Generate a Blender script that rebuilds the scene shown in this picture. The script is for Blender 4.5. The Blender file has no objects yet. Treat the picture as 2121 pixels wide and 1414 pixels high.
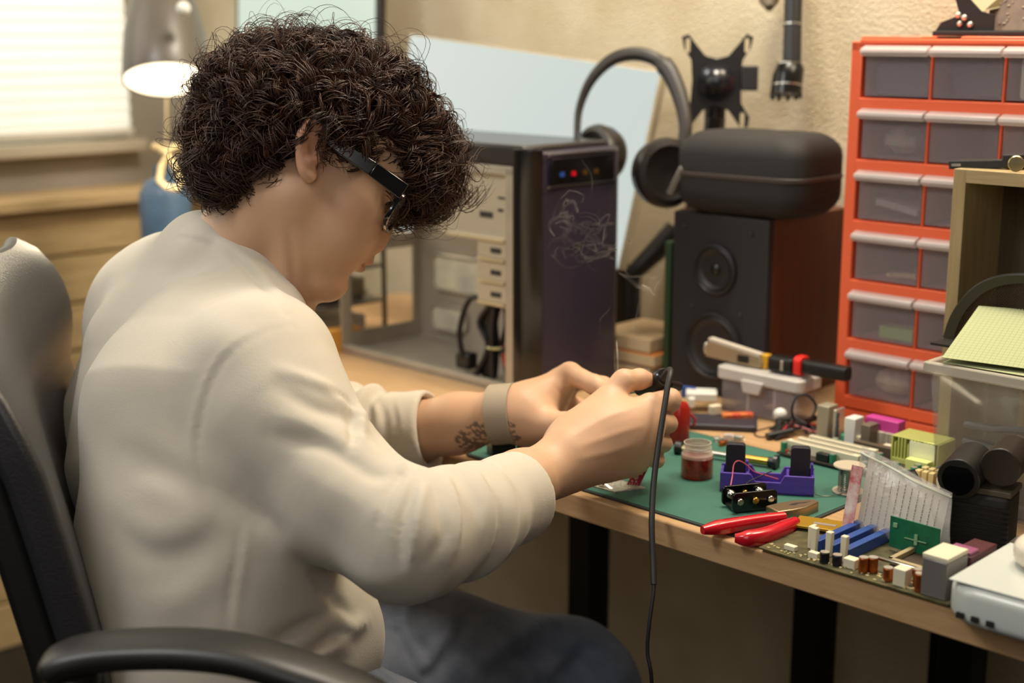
import bpy, math, random
import numpy as np
from mathutils import Vector, Matrix, Euler

# ---------------------------------------------------------------- camera, world, lights, exposure
SC = bpy.context.scene
COL = SC.collection
F_PX, CX, CY, PITCH = 2946., 1060.5, 707., math.radians(12.3)
H_CAM, DT = 1.22, .74
cam_d = bpy.data.cameras.new('camera')
cam = bpy.data.objects.new('camera', cam_d); COL.objects.link(cam)
cam_d.sensor_width = 36.; cam_d.lens = 36. * F_PX / 2121.
cam.location = (0, 0, H_CAM); cam.rotation_euler = (math.pi / 2 - PITCH, 0, 0)
cam_d.dof.use_dof = True; cam_d.dof.focus_distance = 1.39; cam_d.dof.aperture_fstop = 3.2
SC.camera = cam
SC.view_settings.view_transform = 'Standard'; SC.view_settings.look = 'None'
SC.view_settings.gamma = 1.0; SC.view_settings.use_curve_mapping = False
SC.view_settings.exposure = -0.12

wd = bpy.data.worlds.new('world'); SC.world = wd; wd.use_nodes = True
wd.node_tree.nodes['Background'].inputs[0].default_value = (.85, .80, .70, 1)
wd.node_tree.nodes['Background'].inputs[1].default_value = .06

def area(name, loc, target, size, power, col, sizey=None, spread=None):
    d = bpy.data.lights.new(name, 'AREA'); d.energy = power; d.color = col; d.size = size
    if sizey: d.shape = 'RECTANGLE'; d.size_y = sizey
    if spread: d.spread = math.radians(spread)
    o = bpy.data.objects.new(name, d); COL.objects.link(o); o.location = loc
    v = Vector(target) - Vector(loc)
    o.rotation_euler = v.to_track_quat('-Z', 'Y').to_euler()
    return o

area('softbox_light', (-1.05, .75, 2.3), (-.30, 1.45, .95), .5, 17, (.97, .97, .96))
area('room_fill_light', (-.15, -.35, 1.75), (-.15, 1.5, .95), 1.0, 7, (1.0, .96, .91))
area('work_lamp_light', (.72, 1.50, 1.85), (.15, 1.55, .78), .30, 9, (1.0, .84, .64))
area('window_light', (-1.5, 2.0, 1.75), (-.3, 1.5, .9), .9, 7, (1.0, .94, .84), 1.0)
area('wall_wash_light', (.25, 1.70, 2.30), (.12, 2.25, 1.25), .4, 30, (1.0, .90, .75))

# ---------------------------------------------------------------- frame of the desk
def ray(px, py):
    u = (px - CX) / F_PX; v = (py - CY) / F_PX
    return np.array([u, math.cos(PITCH) - v * math.sin(PITCH), -math.sin(PITCH) - v * math.cos(PITCH)])
CAMP = np.array([0, 0, H_CAM])
def T(px, py, z=DT):
    d = ray(px, py); return CAMP + d * ((z - H_CAM) / d[2])
def P(px, py, d):
    return CAMP + ray(px, py) * d
A0 = T(1200, 1025.6)
S2 = math.sqrt(.5)
RV = np.array([S2, -S2, 0]); NV = np.array([S2, S2, 0])
def D(s, t, z=DT):
    w = A0 + s * RV + t * NV; return (w[0], w[1], z)
def ST(w):
    q = np.array(w) - A0; return q @ RV, q @ NV
def RP(px, py, t):
    d = ray(px, py); k = ((A0 - CAMP) @ NV + t) / (d @ NV); return CAMP + d * k
RZ = -math.pi / 4
rnd = random.Random(7)

# ---------------------------------------------------------------- materials
def lin(c):
    if isinstance(c, str):
        c = [int(c[i:i + 2], 16) / 255. for i in (0, 2, 4)]
        return tuple(((x + .055) / 1.055) ** 2.4 if x > .04045 else x / 12.92 for x in c)
    return tuple(c)
MATS = {}
def mat(name, rgb, rough=.5, metal=0., bump=None, var=None, alpha=1., trans=0., emit=None, sheen=0., coat=0., sub=0., stretch=(1, 1, 1), ior=None, spec=None, vcol=None):
    if name in MATS: return MATS[name]
    m = bpy.data.materials.new(name); m.use_nodes = True; nt = m.node_tree; b = nt.nodes['Principled BSDF']
    rgb = lin(rgb); b.inputs['Base Color'].default_value = (*rgb, 1)
    b.inputs['Roughness'].default_value = rough; b.inputs['Metallic'].default_value = metal
    if alpha < 1: b.inputs['Alpha'].default_value = alpha
    if trans: b.inputs['Transmission Weight'].default_value = trans
    if ior: b.inputs['IOR'].default_value = ior
    if spec is not None: b.inputs['Specular IOR Level'].default_value = spec
    if emit: b.inputs['Emission Color'].default_value = (*lin(emit[0]), 1); b.inputs['Emission Strength'].default_value = emit[1]
    if sheen: b.inputs['Sheen Weight'].default_value = sheen
    if coat: b.inputs['Coat Weight'].default_value = coat; b.inputs['Coat Roughness'].default_value = .15
    if sub:
        b.inputs['Subsurface Weight'].default_value = sub; b.inputs['Subsurface Radius'].default_value = (1, .35, .2); b.inputs['Subsurface Scale'].default_value = .006
    N = nt.nodes.new; L = nt.links.new
    if bump or var:
        tc = N('ShaderNodeTexCoord'); mp = N('ShaderNodeMapping'); mp.inputs['Scale'].default_value = stretch
        L(tc.outputs['Object'], mp.inputs['Vector'])
    base = None
    if vcol:
        at = N('ShaderNodeAttribute'); at.attribute_name = vcol; base = at.outputs['Color']; L(base, b.inputs['Base Color'])
    if var:
        nz = N('ShaderNodeTexNoise'); nz.inputs['Scale'].default_value = var[0]; nz.inputs['Detail'].default_value = 5
        L(mp.outputs['Vector'], nz.inputs['Vector'])
        mx = N('ShaderNodeMix'); mx.data_type = 'RGBA'; mx.blend_type = 'MIX'
        rp = N('ShaderNodeValToRGB'); rp.color_ramp.elements[0].position = .35; rp.color_ramp.elements[1].position = .65
        L(nz.outputs['Fac'], rp.inputs['Fac'])
        c2 = lin(var[1]) if isinstance(var[1], str) else tuple(x * var[1] for x in rgb)
        mx.inputs['A'].default_value = (*rgb, 1); mx.inputs['B'].default_value = (*c2, 1)
        L(rp.outputs['Color'], mx.inputs['Factor'])
        if base: mx2 = N('ShaderNodeMix'); mx2.data_type='RGBA'; mx2.blend_type='MULTIPLY'; mx2.inputs['Factor'].default_value=1; L(base, mx2.inputs['A']); L(mx.outputs['Result'], mx2.inputs['B']); L(mx2.outputs['Result'], b.inputs['Base Color'])
        else: L(mx.outputs['Result'], b.inputs['Base Color'])
    if bump:
        n2 = N('ShaderNodeTexNoise'); n2.inputs['Scale'].default_value = bump[0]; n2.inputs['Detail'].default_value = 6
        L(mp.outputs['Vector'], n2.inputs['Vector'])
        bp = N('ShaderNodeBump'); bp.inputs['Strength'].default_value = bump[1]; bp.inputs['Distance'].default_value = bump[2] if len(bump) > 2 else .002
        L(n2.outputs['Fac'], bp.inputs['Height']); L(bp.outputs['Normal'], b.inputs['Normal'])
    MATS[name] = m; return m

def wood(name, c1, c2, stretch=(2, 28, 28), rough=.45, amt=1.0):
    if name in MATS: return MATS[name]
    m = mat(name, c1, rough); nt = m.node_tree; b = nt.nodes['Principled BSDF']; N = nt.nodes.new; L = nt.links.new
    tc = N('ShaderNodeTexCoord'); mp = N('ShaderNodeMapping'); mp.inputs['Scale'].default_value = stretch
    L(tc.outputs['Object'], mp.inputs['Vector'])
    nz = N('ShaderNodeTexNoise'); nz.inputs['Scale'].default_value = 4; nz.inputs['Detail'].default_value = 8; nz.inputs['Roughness'].default_value = .7; nz.inputs['Distortion'].default_value = .4
    L(mp.outputs['Vector'], nz.inputs['Vector'])
    rp = N('ShaderNodeValToRGB'); e = rp.color_ramp.elements; e[0].position = .3; e[0].color = (*lin(c2), 1); e[1].position = .62; e[1].color = (*lin(c1), 1)
    L(nz.outputs['Fac'], rp.inputs['Fac']); L(rp.outputs['Color'], b.inputs['Base Color'])
    bp = N('ShaderNodeBump'); bp.inputs['Strength'].default_value = .25; bp.inputs['Distance'].default_value = .0006
    L(nz.outputs['Fac'], bp.inputs['Height']); L(bp.outputs['Normal'], b.inputs['Normal'])
    return m

# ---------------------------------------------------------------- things and parts
ROOT = {}
def thing(name, label, cat, loc=(0, 0, 0), rz=0., group=None, rot=None):
    o = bpy.data.objects.new(name, None); COL.objects.link(o); o.empty_display_size = .02
    o.location = tuple(loc); e = Euler(rot if rot else (0, 0, rz)); o.rotation_euler = e
    ROOT[o.name] = Matrix.Translation(Vector(tuple(loc))) @ e.to_matrix().to_4x4()
    tag(o, label, cat, group); return o
def tag(o, label, cat, group=None):
    o['label'] = label; o['category'] = cat
    if group: o['group'] = group
    return o
def structure(o): o['kind'] = 'structure'; return o

def rotm(rot): return Euler(rot).to_matrix()
class G:
    def __init__(s): s.v = []; s.f = []; s.c = None
    def add(s, vs, fs):
        b = len(s.v); s.v += [tuple(map(float, v)) for v in vs]; s.f += [tuple(b + i for i in f) for f in fs]; return s
    def box(s, c, d, rot=None, taper=1.):
        x, y, z = d[0] / 2, d[1] / 2, d[2] / 2
        vs = [Vector((a * x * (taper if k > 0 else 1), b_ * y * (taper if k > 0 else 1), k * z)) for a in (-1, 1) for b_ in (-1, 1) for k in (-1, 1)]
        if rot: R = rotm(rot); vs = [R @ v for v in vs]
        vs = [v + Vector(tuple(c)) for v in vs]
        return s.add(vs, [(0, 1, 3, 2), (4, 6, 7, 5), (0, 4, 5, 1), (2, 3, 7, 6), (0, 2, 6, 4), (1, 5, 7, 3)])
    def b2(s, lo, hi): return s.box([(a + b) / 2 for a, b in zip(lo, hi)], [b - a for a, b in zip(lo, hi)])
    def tube(s, pts, r, n=10, caps=True, closed=False):
        pts = [Vector(tuple(map(float, p))) for p in pts]; m = len(pts)
        rs = [r] * m if not hasattr(r, '__len__') else list(r)
        t0 = (pts[1] - pts[0]).normalized(); up = Vector((0, 0, 1)) if abs(t0.z) < .9 else Vector((1, 0, 0))
        u = t0.cross(up).normalized(); vs = []; fs = []
        for i, p in enumerate(pts):
            if closed: t = (pts[(i + 1) % m] - pts[i - 1])
            else: t = (pts[min(i + 1, m - 1)] - pts[max(i - 1, 0)])
            if t.length < 1e-9: t = t0
            t.normalize(); u = (u - t * u.dot(t))
            if u.length < 1e-6: u = t.orthogonal()
            u.normalize(); w = t.cross(u)
            for k in range(n):
                a = 2 * math.pi * k / n; vs.append(p + (u * math.cos(a) + w * math.sin(a)) * rs[i])
        for i in range(m if closed else m - 1):
            j = (i + 1) % m
            for k in range(n): fs.append((i * n + k, i * n + (k + 1) % n, j * n + (k + 1) % n, j * n + k))
        if caps and not closed: fs += [tuple(range(n - 1, -1, -1)), tuple((m - 1) * n + k for k in range(n))]
        return s.add(vs, fs)
    def cyl(s, a, b, r, r2=None, n=20): return s.tube([a, b], [r, r if r2 is None else r2], n)
    def lathe(s, prof, c=(0, 0, 0), n=28, rot=None, cap=True):
        vs = []; fs = []; m = len(prof); R = rotm(rot) if rot else None
        for (r, z) in prof:
            for k in range(n):
                a = 2 * math.pi * k / n; v = Vector((r * math.cos(a), r * math.sin(a), z))
                if R: v = R @ v
                vs.append(v + Vector(tuple(c)))
        for i in range(m - 1):
            for k in range(n): fs.append((i * n + k, i * n + (k + 1) % n, (i + 1) * n + (k + 1) % n, (i + 1) * n + k))
        if cap: fs += [tuple(range(n - 1, -1, -1)), tuple((m - 1) * n + k for k in range(n))]
        return s.add(vs, fs)
    def prism(s, poly, lo, hi, axis='z', rot=None, c=(0, 0, 0)):
        m = len(poly); vs = []
        for h in (lo, hi):
            for (a, b) in poly:
                vs.append(Vector({'z': (a, b, h), 'y': (a, h, b), 'x': (h, a, b)}[axis]))
        if rot: R = rotm(rot); vs = [R @ v for v in vs]
        vs = [v + Vector(tuple(c)) for v in vs]
        return s.add(vs, [tuple(range(m - 1, -1, -1)), tuple(range(m, 2 * m))] + [(i, (i + 1) % m, m + (i + 1) % m, m + i) for i in range(m)])
    def rbox(s, c, d, r, n=4, rot=None, axis='z'):
        """box with rounded corners in the plane across the axis"""
        ax = {'z': (0, 1, 2), 'y': (0, 2, 1), 'x': (1, 2, 0)}[axis]
        w, h, l = d[ax[0]] / 2, d[ax[1]] / 2, d[ax[2]] / 2; poly = []
        for (sx, sy, a0) in ((1, 1, 0), (-1, 1, 90), (-1, -1, 180), (1, -1, 270)):
            for i in range(n + 1):
                a = math.radians(a0 + 90 * i / n); poly.append((sx * (w - r) + r * math.cos(a), sy * (h - r) + r * math.sin(a)))
        return s.prism(poly, -l, l, axis, rot, c)
    def ball(s, c, r, n=14, sc=(1, 1, 1), rot=None):
        prof = []; vs = []; fs = []; R = rotm(rot) if rot else None; m = n // 2 + 1
        for i in range(m):
            th = math.pi * i / (m - 1)
            for k in range(n):
                a = 2 * math.pi * k / n; v = Vector((r * sc[0] * math.sin(th) * math.cos(a), r * sc[1] * math.sin(th) * math.sin(a), r * sc[2] * math.cos(th)))
                if R: v = R @ v
                vs.append(v + Vector(tuple(c)))
        for i in range(m - 1):
            for k in range(n): fs.append((i * n + k, (i + 1) * n + k, (i + 1) * n + (k + 1) % n, i * n + (k + 1) % n))
        return s.add(vs, fs)
    def grid(s, fn, nu, nv, th=None):
        """sheet fn(u,v)->point; th gives it real thickness along its normal"""
        pts = [[Vector(tuple(fn(i / (nu - 1), j / (nv - 1)))) for j in range(nv)] for i in range(nu)]
        def nr(i, j):
            a = pts[min(i + 1, nu - 1)][j] - pts[max(i - 1, 0)][j]; b = pts[i][min(j + 1, nv - 1)] - pts[i][max(j - 1, 0)]
            return a.cross(b).normalized()
        top = [p for row in pts for p in row]; fs = [(i * nv + j, (i + 1) * nv + j, (i + 1) * nv + j + 1, i * nv + j + 1) for i in range(nu - 1) for j in range(nv - 1)]
        if not th: return s.add(top, fs)
        bot = [pts[i][j] - nr(i, j) * th for i in range(nu) for j in range(nv)]; o = nu * nv
        fs += [(o + i * nv + j, o + i * nv + j + 1, o + (i + 1) * nv + j + 1, o + (i + 1) * nv + j) for i in range(nu - 1) for j in range(nv - 1)]
        rim = [(i, 0) for i in range(nu)] + [(nu - 1, j) for j in range(1, nv)] + [(i, nv - 1) for i in range(nu - 2, -1, -1)] + [(0, j) for j in range(nv - 2, 0, -1)]
        for a, b in zip(rim, rim[1:] + rim[:1]):
            ia = a[0] * nv + a[1]; ib = b[0] * nv + b[1]; fs.append((ia, o + ia, o + ib, ib))
        return s.add(top + bot, fs)
    def obj(s, name, m, parent=None, label=None, world=False, bevel=0, seg=2, smooth=35, sub=0):
        me = bpy.data.meshes.new(name); vs = s.v
        if world and parent is not None:
            Mi = ROOT[parent.name].inverted(); vs = [tuple(Mi @ Vector(v)) for v in vs]
        me.from_pydata(vs, [], s.f); me.update()
        import bmesh
        bm = bmesh.new(); bm.from_mesh(me); bmesh.ops.recalc_face_normals(bm, faces=bm.faces); bm.to_mesh(me); bm.free()
        if smooth:
            me.polygons.foreach_set('use_smooth', [True] * len(me.polygons)); me.set_sharp_from_angle(angle=math.radians(smooth))
        me.materials.append(m)
        o = bpy.data.objects.new(name, me); COL.objects.link(o)
        if parent is not None: o.parent = parent
        ROOT[o.name] = ROOT[parent.name] if parent is not None else Matrix.Identity(4)
        if label: o['label'] = label
        if bevel:
            b = o.modifiers.new('bevel', 'BEVEL'); b.width = bevel; b.segments = seg; b.limit_method = 'ANGLE'; b.angle_limit = math.radians(40); b.harden_normals = False
        if sub:
            b = o.modifiers.new('sub', 'SUBSURF'); b.levels = sub; b.render_levels = sub
        return o
def copy_tree(o, parent=None):
    c = o.copy(); COL.objects.link(c); c.parent = parent
    for ch in list(o.children): copy_tree(ch, c)
    return c
def spline(pts, n=8):
    """Catmull-Rom through the points"""
    P_ = [np.array(p, float) for p in pts]; P_ = [2 * P_[0] - P_[1]] + P_ + [2 * P_[-1] - P_[-2]]; out = []
    for i in range(1, len(P_) - 2):
        a, b, c, d = P_[i - 1:i + 3]
        for k in range(n):
            t = k / n; out.append(.5 * ((2 * b) + (c - a) * t + (2 * a - 5 * b + 4 * c - d) * t * t + (-a + 3 * b - 3 * c + d) * t ** 3))
    out.append(P_[-2]); return out
# ---------------------------------------------------------------- the room
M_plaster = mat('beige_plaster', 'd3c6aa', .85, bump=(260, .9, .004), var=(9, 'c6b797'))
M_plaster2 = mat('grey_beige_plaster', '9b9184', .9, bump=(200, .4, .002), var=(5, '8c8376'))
M_floor = mat('dark_floor', '231d18', .6, var=(6, '1b1612'), stretch=(1, 6, 1))
def slab(name, s0, s1, t0, t1, z0, z1, m):
    o = G().b2((s0, t0, z0), (s1, t1, z1)).obj(name, m, None); o.location = D(0, 0, 0); o.rotation_euler = (0, 0, RZ)
    return structure(o)
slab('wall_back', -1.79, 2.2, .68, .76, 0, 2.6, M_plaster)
slab('floor', -1.9, 2.2, -2.6, .76, -.05, 0, M_floor)
slab('ceiling', -1.9, 2.2, -2.6, .76, 2.6, 2.65, mat('ceiling_paint', 'd8d2c4', .9))
# window wall: opening for the window t -1.6 .. .50, z 1.02 .. 2.35
WS = -1.75
wl = G()
wl.b2((WS - .12, .50, 0), (WS, .68, 2.6)).b2((WS - .12, -2.6, 0), (WS, -1.55, 2.6)).b2((WS - .12, -1.55, 0), (WS, .50, 1.0)).b2((WS - .12, -1.55, 2.36), (WS, .50, 2.6))
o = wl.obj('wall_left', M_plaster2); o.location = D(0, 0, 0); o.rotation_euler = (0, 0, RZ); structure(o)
wr = G()
wr.b2((WS - .10, -1.55, 1.0), (WS - .04, .50, 1.05)).b2((WS - .10, -1.55, 2.31), (WS - .04, .50, 2.36)).b2((WS - .10, .44, 1.0), (WS - .04, .50, 2.36)).b2((WS - .10, -.55, 1.0), (WS - .04, -.50, 2.36))
w1 = wr.obj('window_1', mat('window_frame_paint', 'd8d4c8', .5)); w1.location = D(0, 0, 0); w1.rotation_euler = (0, 0, RZ); structure(w1)
g = G().b2((WS - .08, -1.5, 1.05), (WS - .075, .44, 2.31)).obj('glass', mat('daylit_glass', 'ffffff', .1, emit=('f4f6ea', 1.8)), w1)
sill = G().b2((WS - .04, -1.55, .975), (WS + .05, .52, 1.0)).obj('trim_1', mat('sill_paint', 'b7ab94', .5), bevel=.004); sill.location = D(0, 0, 0); sill.rotation_euler = (0, 0, RZ); structure(sill)
# thin-slatted blind in front of the window; daylight through it put in as glow
bl = thing('window_blind', 'bright closed white blind of thin slats hanging over the window', 'blind', D(WS + .03, -.55, 1.02), RZ)
M_blind = mat('daylight_glow_blind', 'e9e6dc', .7, trans=0, emit=('eef2e4', .52), var=(3, 'dcd9cd'))
sl = G()
for i in range(52):
    z = .012 + i * .0255; sl.box((0, 0, z), (.004, 2.08, .0262), (0, math.radians(14), 0))
sl.obj('slats', M_blind, bl)
G().box((0, 0, -.004), (.02, 2.09, .016)).obj('bottom_rail', mat('blind_rail', 'cfc8b8', .5), bl, bevel=.003)
G().box((0, 0, 1.345), (.045, 2.1, .04)).obj('head_rail', MATS['blind_rail'], bl, bevel=.003)
# wooden radiator cover below the window
rc = thing('radiator_cover', 'tan horizontal board cover below the window', 'radiator cover', D(WS + .09, -.5, 0), RZ)
M_tan = wood('tan_boards', 'c3a777', 'a98d60', (20, 2, 20), .6)
sb = G()
for i in range(9):
    z = .047 + i * .098; sb.box((0, 0, z), (.02, 2.3, .093))
sb.obj('boards', M_tan, rc, bevel=.003)
G().b2((-.09, -1.16, .88), (.05, 1.16, .905)).obj('top_board', wood('tan_top', 'cdb083', 'b4966a', (20, 2, 20), .5), rc, bevel=.004)
G().b2((-.012, -1.1, 0), (-.09, -1.06, .88)).b2((-.012, 1.06, 0), (-.09, 1.1, .88)).obj('side_panel', M_tan, rc)

# ---------------------------------------------------------------- the desk
dk = thing('desk', 'long oak desk with a thick edge on black steel legs', 'desk', D(0, 0, 0), RZ)
M_oak = wood('oak_desk', 'bd9a70', 'a8845a', (2.2, 26, 26), .38)
G().b2((-1.05, 0, DT - .028), (1.3, .655, DT)).obj('worktop', M_oak, dk, bevel=.0025)
M_blk = mat('black_steel', '121110', .45, metal=.3)
for (s, t) in ((-.02, .50), (.13, .60), (.22, .45), (-1.0, .06), (-1.0, .60), (1.2, .06), (1.2, .60), (-.36, .42)):
    G().b2((s - .022, t - .022, 0), (s + .022, t + .022, DT - .028)).obj('leg', M_blk, dk, bevel=.002)
G().b2((-.38, .47, DT - .07), (1.2, .51, DT - .0281)).obj('rail', M_blk, dk)
# ---------------------------------------------------------------- signed distance modelling
def fr(px, py, d): return tuple(P(px, py, d))
class Prim:
    """op: 'u' smooth union, 's' smooth subtraction; k blend radius"""
    def __init__(s, kind, op, k, **kw):
        s.kind = kind; s.op = op; s.k = k; s.__dict__.update(kw)
        if kind == 'cone': s.a = np.array(s.a, float); s.b = np.array(s.b, float); s.cen = (s.a + s.b) / 2; s.R = np.linalg.norm(s.b - s.a) / 2 + max(s.ra, s.rb)
        if kind == 'ell': s.c = np.array(s.c, float); s.r = np.array(s.r, float); s.M = np.array(s.M, float); s.cen = s.c; s.R = s.r.max()
        if kind == 'disp': s.pts = np.array(s.pts); s.cen = s.pts.mean(0); s.R = np.sqrt(((s.pts - s.cen) ** 2).sum(1)).max() + 3 * s.sg
        if kind == 'cut': s.c = np.array(s.c, float); s.nn = np.array(s.nn, float); s.nn /= np.linalg.norm(s.nn); s.cen = s.c; s.R = s.rad
    def d(s, p):
        if s.kind == 'cone':
            ba = s.b - s.a; h = np.clip((p - s.a) @ ba / max(ba @ ba, 1e-12), 0, 1)
            q = p - s.a - h[:, None] * ba; return np.sqrt((q * q).sum(1)) - (s.ra + (s.rb - s.ra) * h)
        if s.kind == 'ell':
            q = (p - s.c) @ s.M.T; k0 = np.sqrt(((q / s.r) ** 2).sum(1)); k1 = np.sqrt(((q / (s.r * s.r)) ** 2).sum(1))
            return k0 * (k0 - 1) / np.maximum(k1, 1e-9)
        if s.kind == 'cut':      # half ball: the part of a ball beyond a plane
            return np.maximum(-((p - s.c) @ s.nn), np.sqrt(((p - s.c) ** 2).sum(1)) - s.rad)
        if s.kind == 'disp':
            dd = np.full(len(p), 9.); w = np.zeros(len(p))
            for q, t, n_ in zip(s.pts, s.tp, s.nr):
                x = p - q; x = (x ** 2).sum(1) - .85 * (x @ n_) ** 2; m = x < dd; dd[m] = x[m]; w[m] = t
            return np.sqrt(dd) if getattr(s, 'raw', 0) else s.h * w * np.exp(-dd / s.sg ** 2)
def smin(a, b, k):
    if k <= 0: return np.minimum(a, b)
    h = np.maximum(k - np.abs(a - b), 0) / k; return np.minimum(a, b) - h * h * k * .25
def smax(a, b, k): return -smin(-a, -b, k)
def cone(a, b, ra, rb, k=.01, op='u'): return Prim('cone', op, k, a=a, b=b, ra=ra, rb=rb)
def chain(pts, rs, k=.01, op='u'): return [cone(pts[i], pts[i + 1], rs[i], rs[i + 1], k, op) for i in range(len(pts) - 1)]
def ell(c, r, M=np.eye(3), k=.01, op='u'): return Prim('ell', op, k, c=c, r=r, M=M)
def halfball(c, nn, rad, k=.002): return Prim('cut', 's', k, c=c, nn=nn, rad=rad)
class Field:
    """groups: list of (k_to_rest, [prims]); late: prims applied on the whole at the end"""
    def __init__(s, groups, late=(), warp=None): s.groups = groups; s.late = list(late); s.warp = warp
    def ev(s, p, sel=None):
        out = None
        for gi, (k, prims) in enumerate(s.groups):
            d = None
            for pi, pr in enumerate(prims):
                if sel is not None and (gi, pi) not in sel: continue
                x = pr.d(p)
                if d is None: d = x if pr.op == 'u' else None; continue
                d = smin(d, x, pr.k) if pr.op == 'u' else smax(d, -x, pr.k)
            if d is None: continue
            out = d if out is None else smin(out, d, k)
        if out is None: out = np.full(len(p), 1.)
        for pi, pr in enumerate(s.late):
            if sel is not None and (-1, pi) not in sel: continue
            x = pr.d(p)
            if pr.op == 'd': out = out + x
            else: out = smin(out, x, pr.k) if pr.op == 'u' else smax(out, -x, pr.k)
        if s.warp is not None: out = out + s.warp(p)
        return out
    def hit(s, px, py, d0=.8, d1=2.2):
        """first point of the surface along the sight line"""
        r_ = ray(px, py); d = d0
        for _ in range(160):
            w = CAMP + r_ * d; v = float(s.ev(w[None])[0])
            if v < 3e-4: return w
            d += max(v * .7, 2e-4)
            if d > d1: break
        return None
    def grad(s, w, e=1e-3):
        q = np.array([w + np.array(o) * e for o in ((1, 0, 0), (-1, 0, 0), (0, 1, 0), (0, -1, 0), (0, 0, 1), (0, 0, -1))]); v = s.ev(q)
        g = np.array([v[0] - v[1], v[2] - v[3], v[4] - v[5]]); return g / (np.linalg.norm(g) + 1e-12)
def mesh_field(F, lo, hi, h, B=16, pad=.004):
    """surface nets over the blocks near the surface"""
    lo = np.array(lo); hi = np.array(hi); nb = np.ceil((hi - lo) / (h * B)).astype(int)
    ii = np.stack(np.meshgrid(*[np.arange(n) for n in nb], indexing='ij'), -1).reshape(-1, 3)
    cen = lo + (ii + .5) * h * B; hd = h * B * .87
    dc = np.empty(len(cen))
    for a in range(0, len(cen), 20000): dc[a:a + 20000] = F.ev(cen[a:a + 20000])
    act = np.abs(dc) < hd * 1.5 + pad; ii = ii[act]; cen = cen[act]
    allp = [(gi, pi, pr) for gi, (k, ps) in enumerate(F.groups) for pi, pr in enumerate(ps)] + [(-1, pi, pr) for pi, pr in enumerate(F.late)]
    pd = [np.sqrt(((cen - pr.cen) ** 2).sum(1)) - pr.R if pr.op == 'd' else pr.d(cen) for (_, _, pr) in allp]
    gk = {gi: k for gi, (k, ps) in enumerate(F.groups)}
    S = B + 3; loc = np.stack(np.meshgrid(*[np.arange(S)] * 3, indexing='ij'), -1).reshape(-1, 3)
    BIG = 1 << 20
    Vid = []; Vp = []; Q = []
    for bi in range(len(ii)):
        sel = set()
        dmin = min([pd[n][bi] for n, (gi, pi, pr) in enumerate(allp) if pr.op == 'u'] or [0])
        for n, (gi, pi, pr) in enumerate(allp):
            x = pd[n][bi]; kk = max(pr.k, gk.get(gi, 0))
            if pr.op == 'u':
                if x < max(dmin, 0) + 2.4 * hd + 1.5 * kk + .01: sel.add((gi, pi))
            elif x < 1.6 * hd + 1.5 * kk + .005: sel.add((gi, pi))
        base = ii[bi] * B
        gi_ = base + loc; p = lo + gi_ * h
        v = F.ev(p, sel).reshape(S, S, S)
        sg = v < 0
        if sg.all() or not sg.any(): continue
        c = [sg[dx:S - 1 + dx, dy:S - 1 + dy, dz:S - 1 + dz] for dx in (0, 1) for dy in (0, 1) for dz in (0, 1)]
        cnt = sum(x.astype(np.int8) for x in c); own = (cnt > 0) & (cnt < 8)
        # cells 0..B+1 computed; own cells 0..B-1 emitted plus neighbours resolved by id
        acc = np.zeros(own.shape + (3,)); num = np.zeros(own.shape)
        for ax in range(3):
            sl0 = [slice(0, S)] * 3; sl1 = [slice(0, S)] * 3; sl0[ax] = slice(0, S - 1); sl1[ax] = slice(1, S)
            a = v[tuple(sl0)]; b = v[tuple(sl1)]; cr = (a < 0) != (b < 0)
            t = np.where(cr, a / np.where(cr, a - b, 1), 0)
            for o1 in (0, 1):
                for o2 in (0, 1):
                    o = [0, 0, 0]; oth = [x for x in range(3) if x != ax]; o[oth[0]] = o1; o[oth[1]] = o2
                    s_ = tuple(slice(o[x], o[x] + S - 1) for x in range(3))
                    cc = cr[s_]; num += cc; tt = t[s_]
                    acc[..., ax] += np.where(cc, tt, 0)
                    if o1: acc[..., oth[0]] += cc
                    if o2: acc[..., oth[1]] += cc
        idx = np.argwhere(own[:B, :B, :B])
        pos = acc[idx[:, 0], idx[:, 1], idx[:, 2]] / num[idx[:, 0], idx[:, 1], idx[:, 2]][:, None]
        gidx = base + idx
        Vid.append((gidx[:, 0] * BIG + gidx[:, 1]) * BIG + gidx[:, 2]); Vp.append(lo + (gidx + pos) * h)
        for ax in range(3):
            # edges from sample (i,j,k) along ax, with i,j,k in 1..B
            r_ = [slice(1, B + 1)] * 3; a = sg[tuple(r_)]
            r2 = [slice(1, B + 1)] * 3; r2[ax] = slice(2, B + 2); b = sg[tuple(r2)]
            e = np.argwhere(a != b) + 1
            if not len(e): continue
            flip = sg[e[:, 0], e[:, 1], e[:, 2]]
            u_, w_ = [(1, 2), (2, 0), (0, 1)][ax]
            def cid(du, dw):
                q = base + e; q = q.copy(); q[:, u_] -= du; q[:, w_] -= dw
                return (q[:, 0] * BIG + q[:, 1]) * BIG + q[:, 2]
            quad = np.stack([cid(1, 1), cid(0, 1), cid(0, 0), cid(1, 0)], 1)
            quad[~flip] = quad[~flip][:, ::-1]
            Q.append(quad)
    Vid = np.concatenate(Vid); Vp = np.concatenate(Vp); Q = np.concatenate(Q)
    o = np.argsort(Vid); Vid = Vid[o]; Vp = Vp[o]
    ix = np.searchsorted(Vid, Q); ix = np.minimum(ix, len(Vid) - 1); ok = (Vid[ix] == Q).all(1)
    return Vp, ix[ok]
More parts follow.
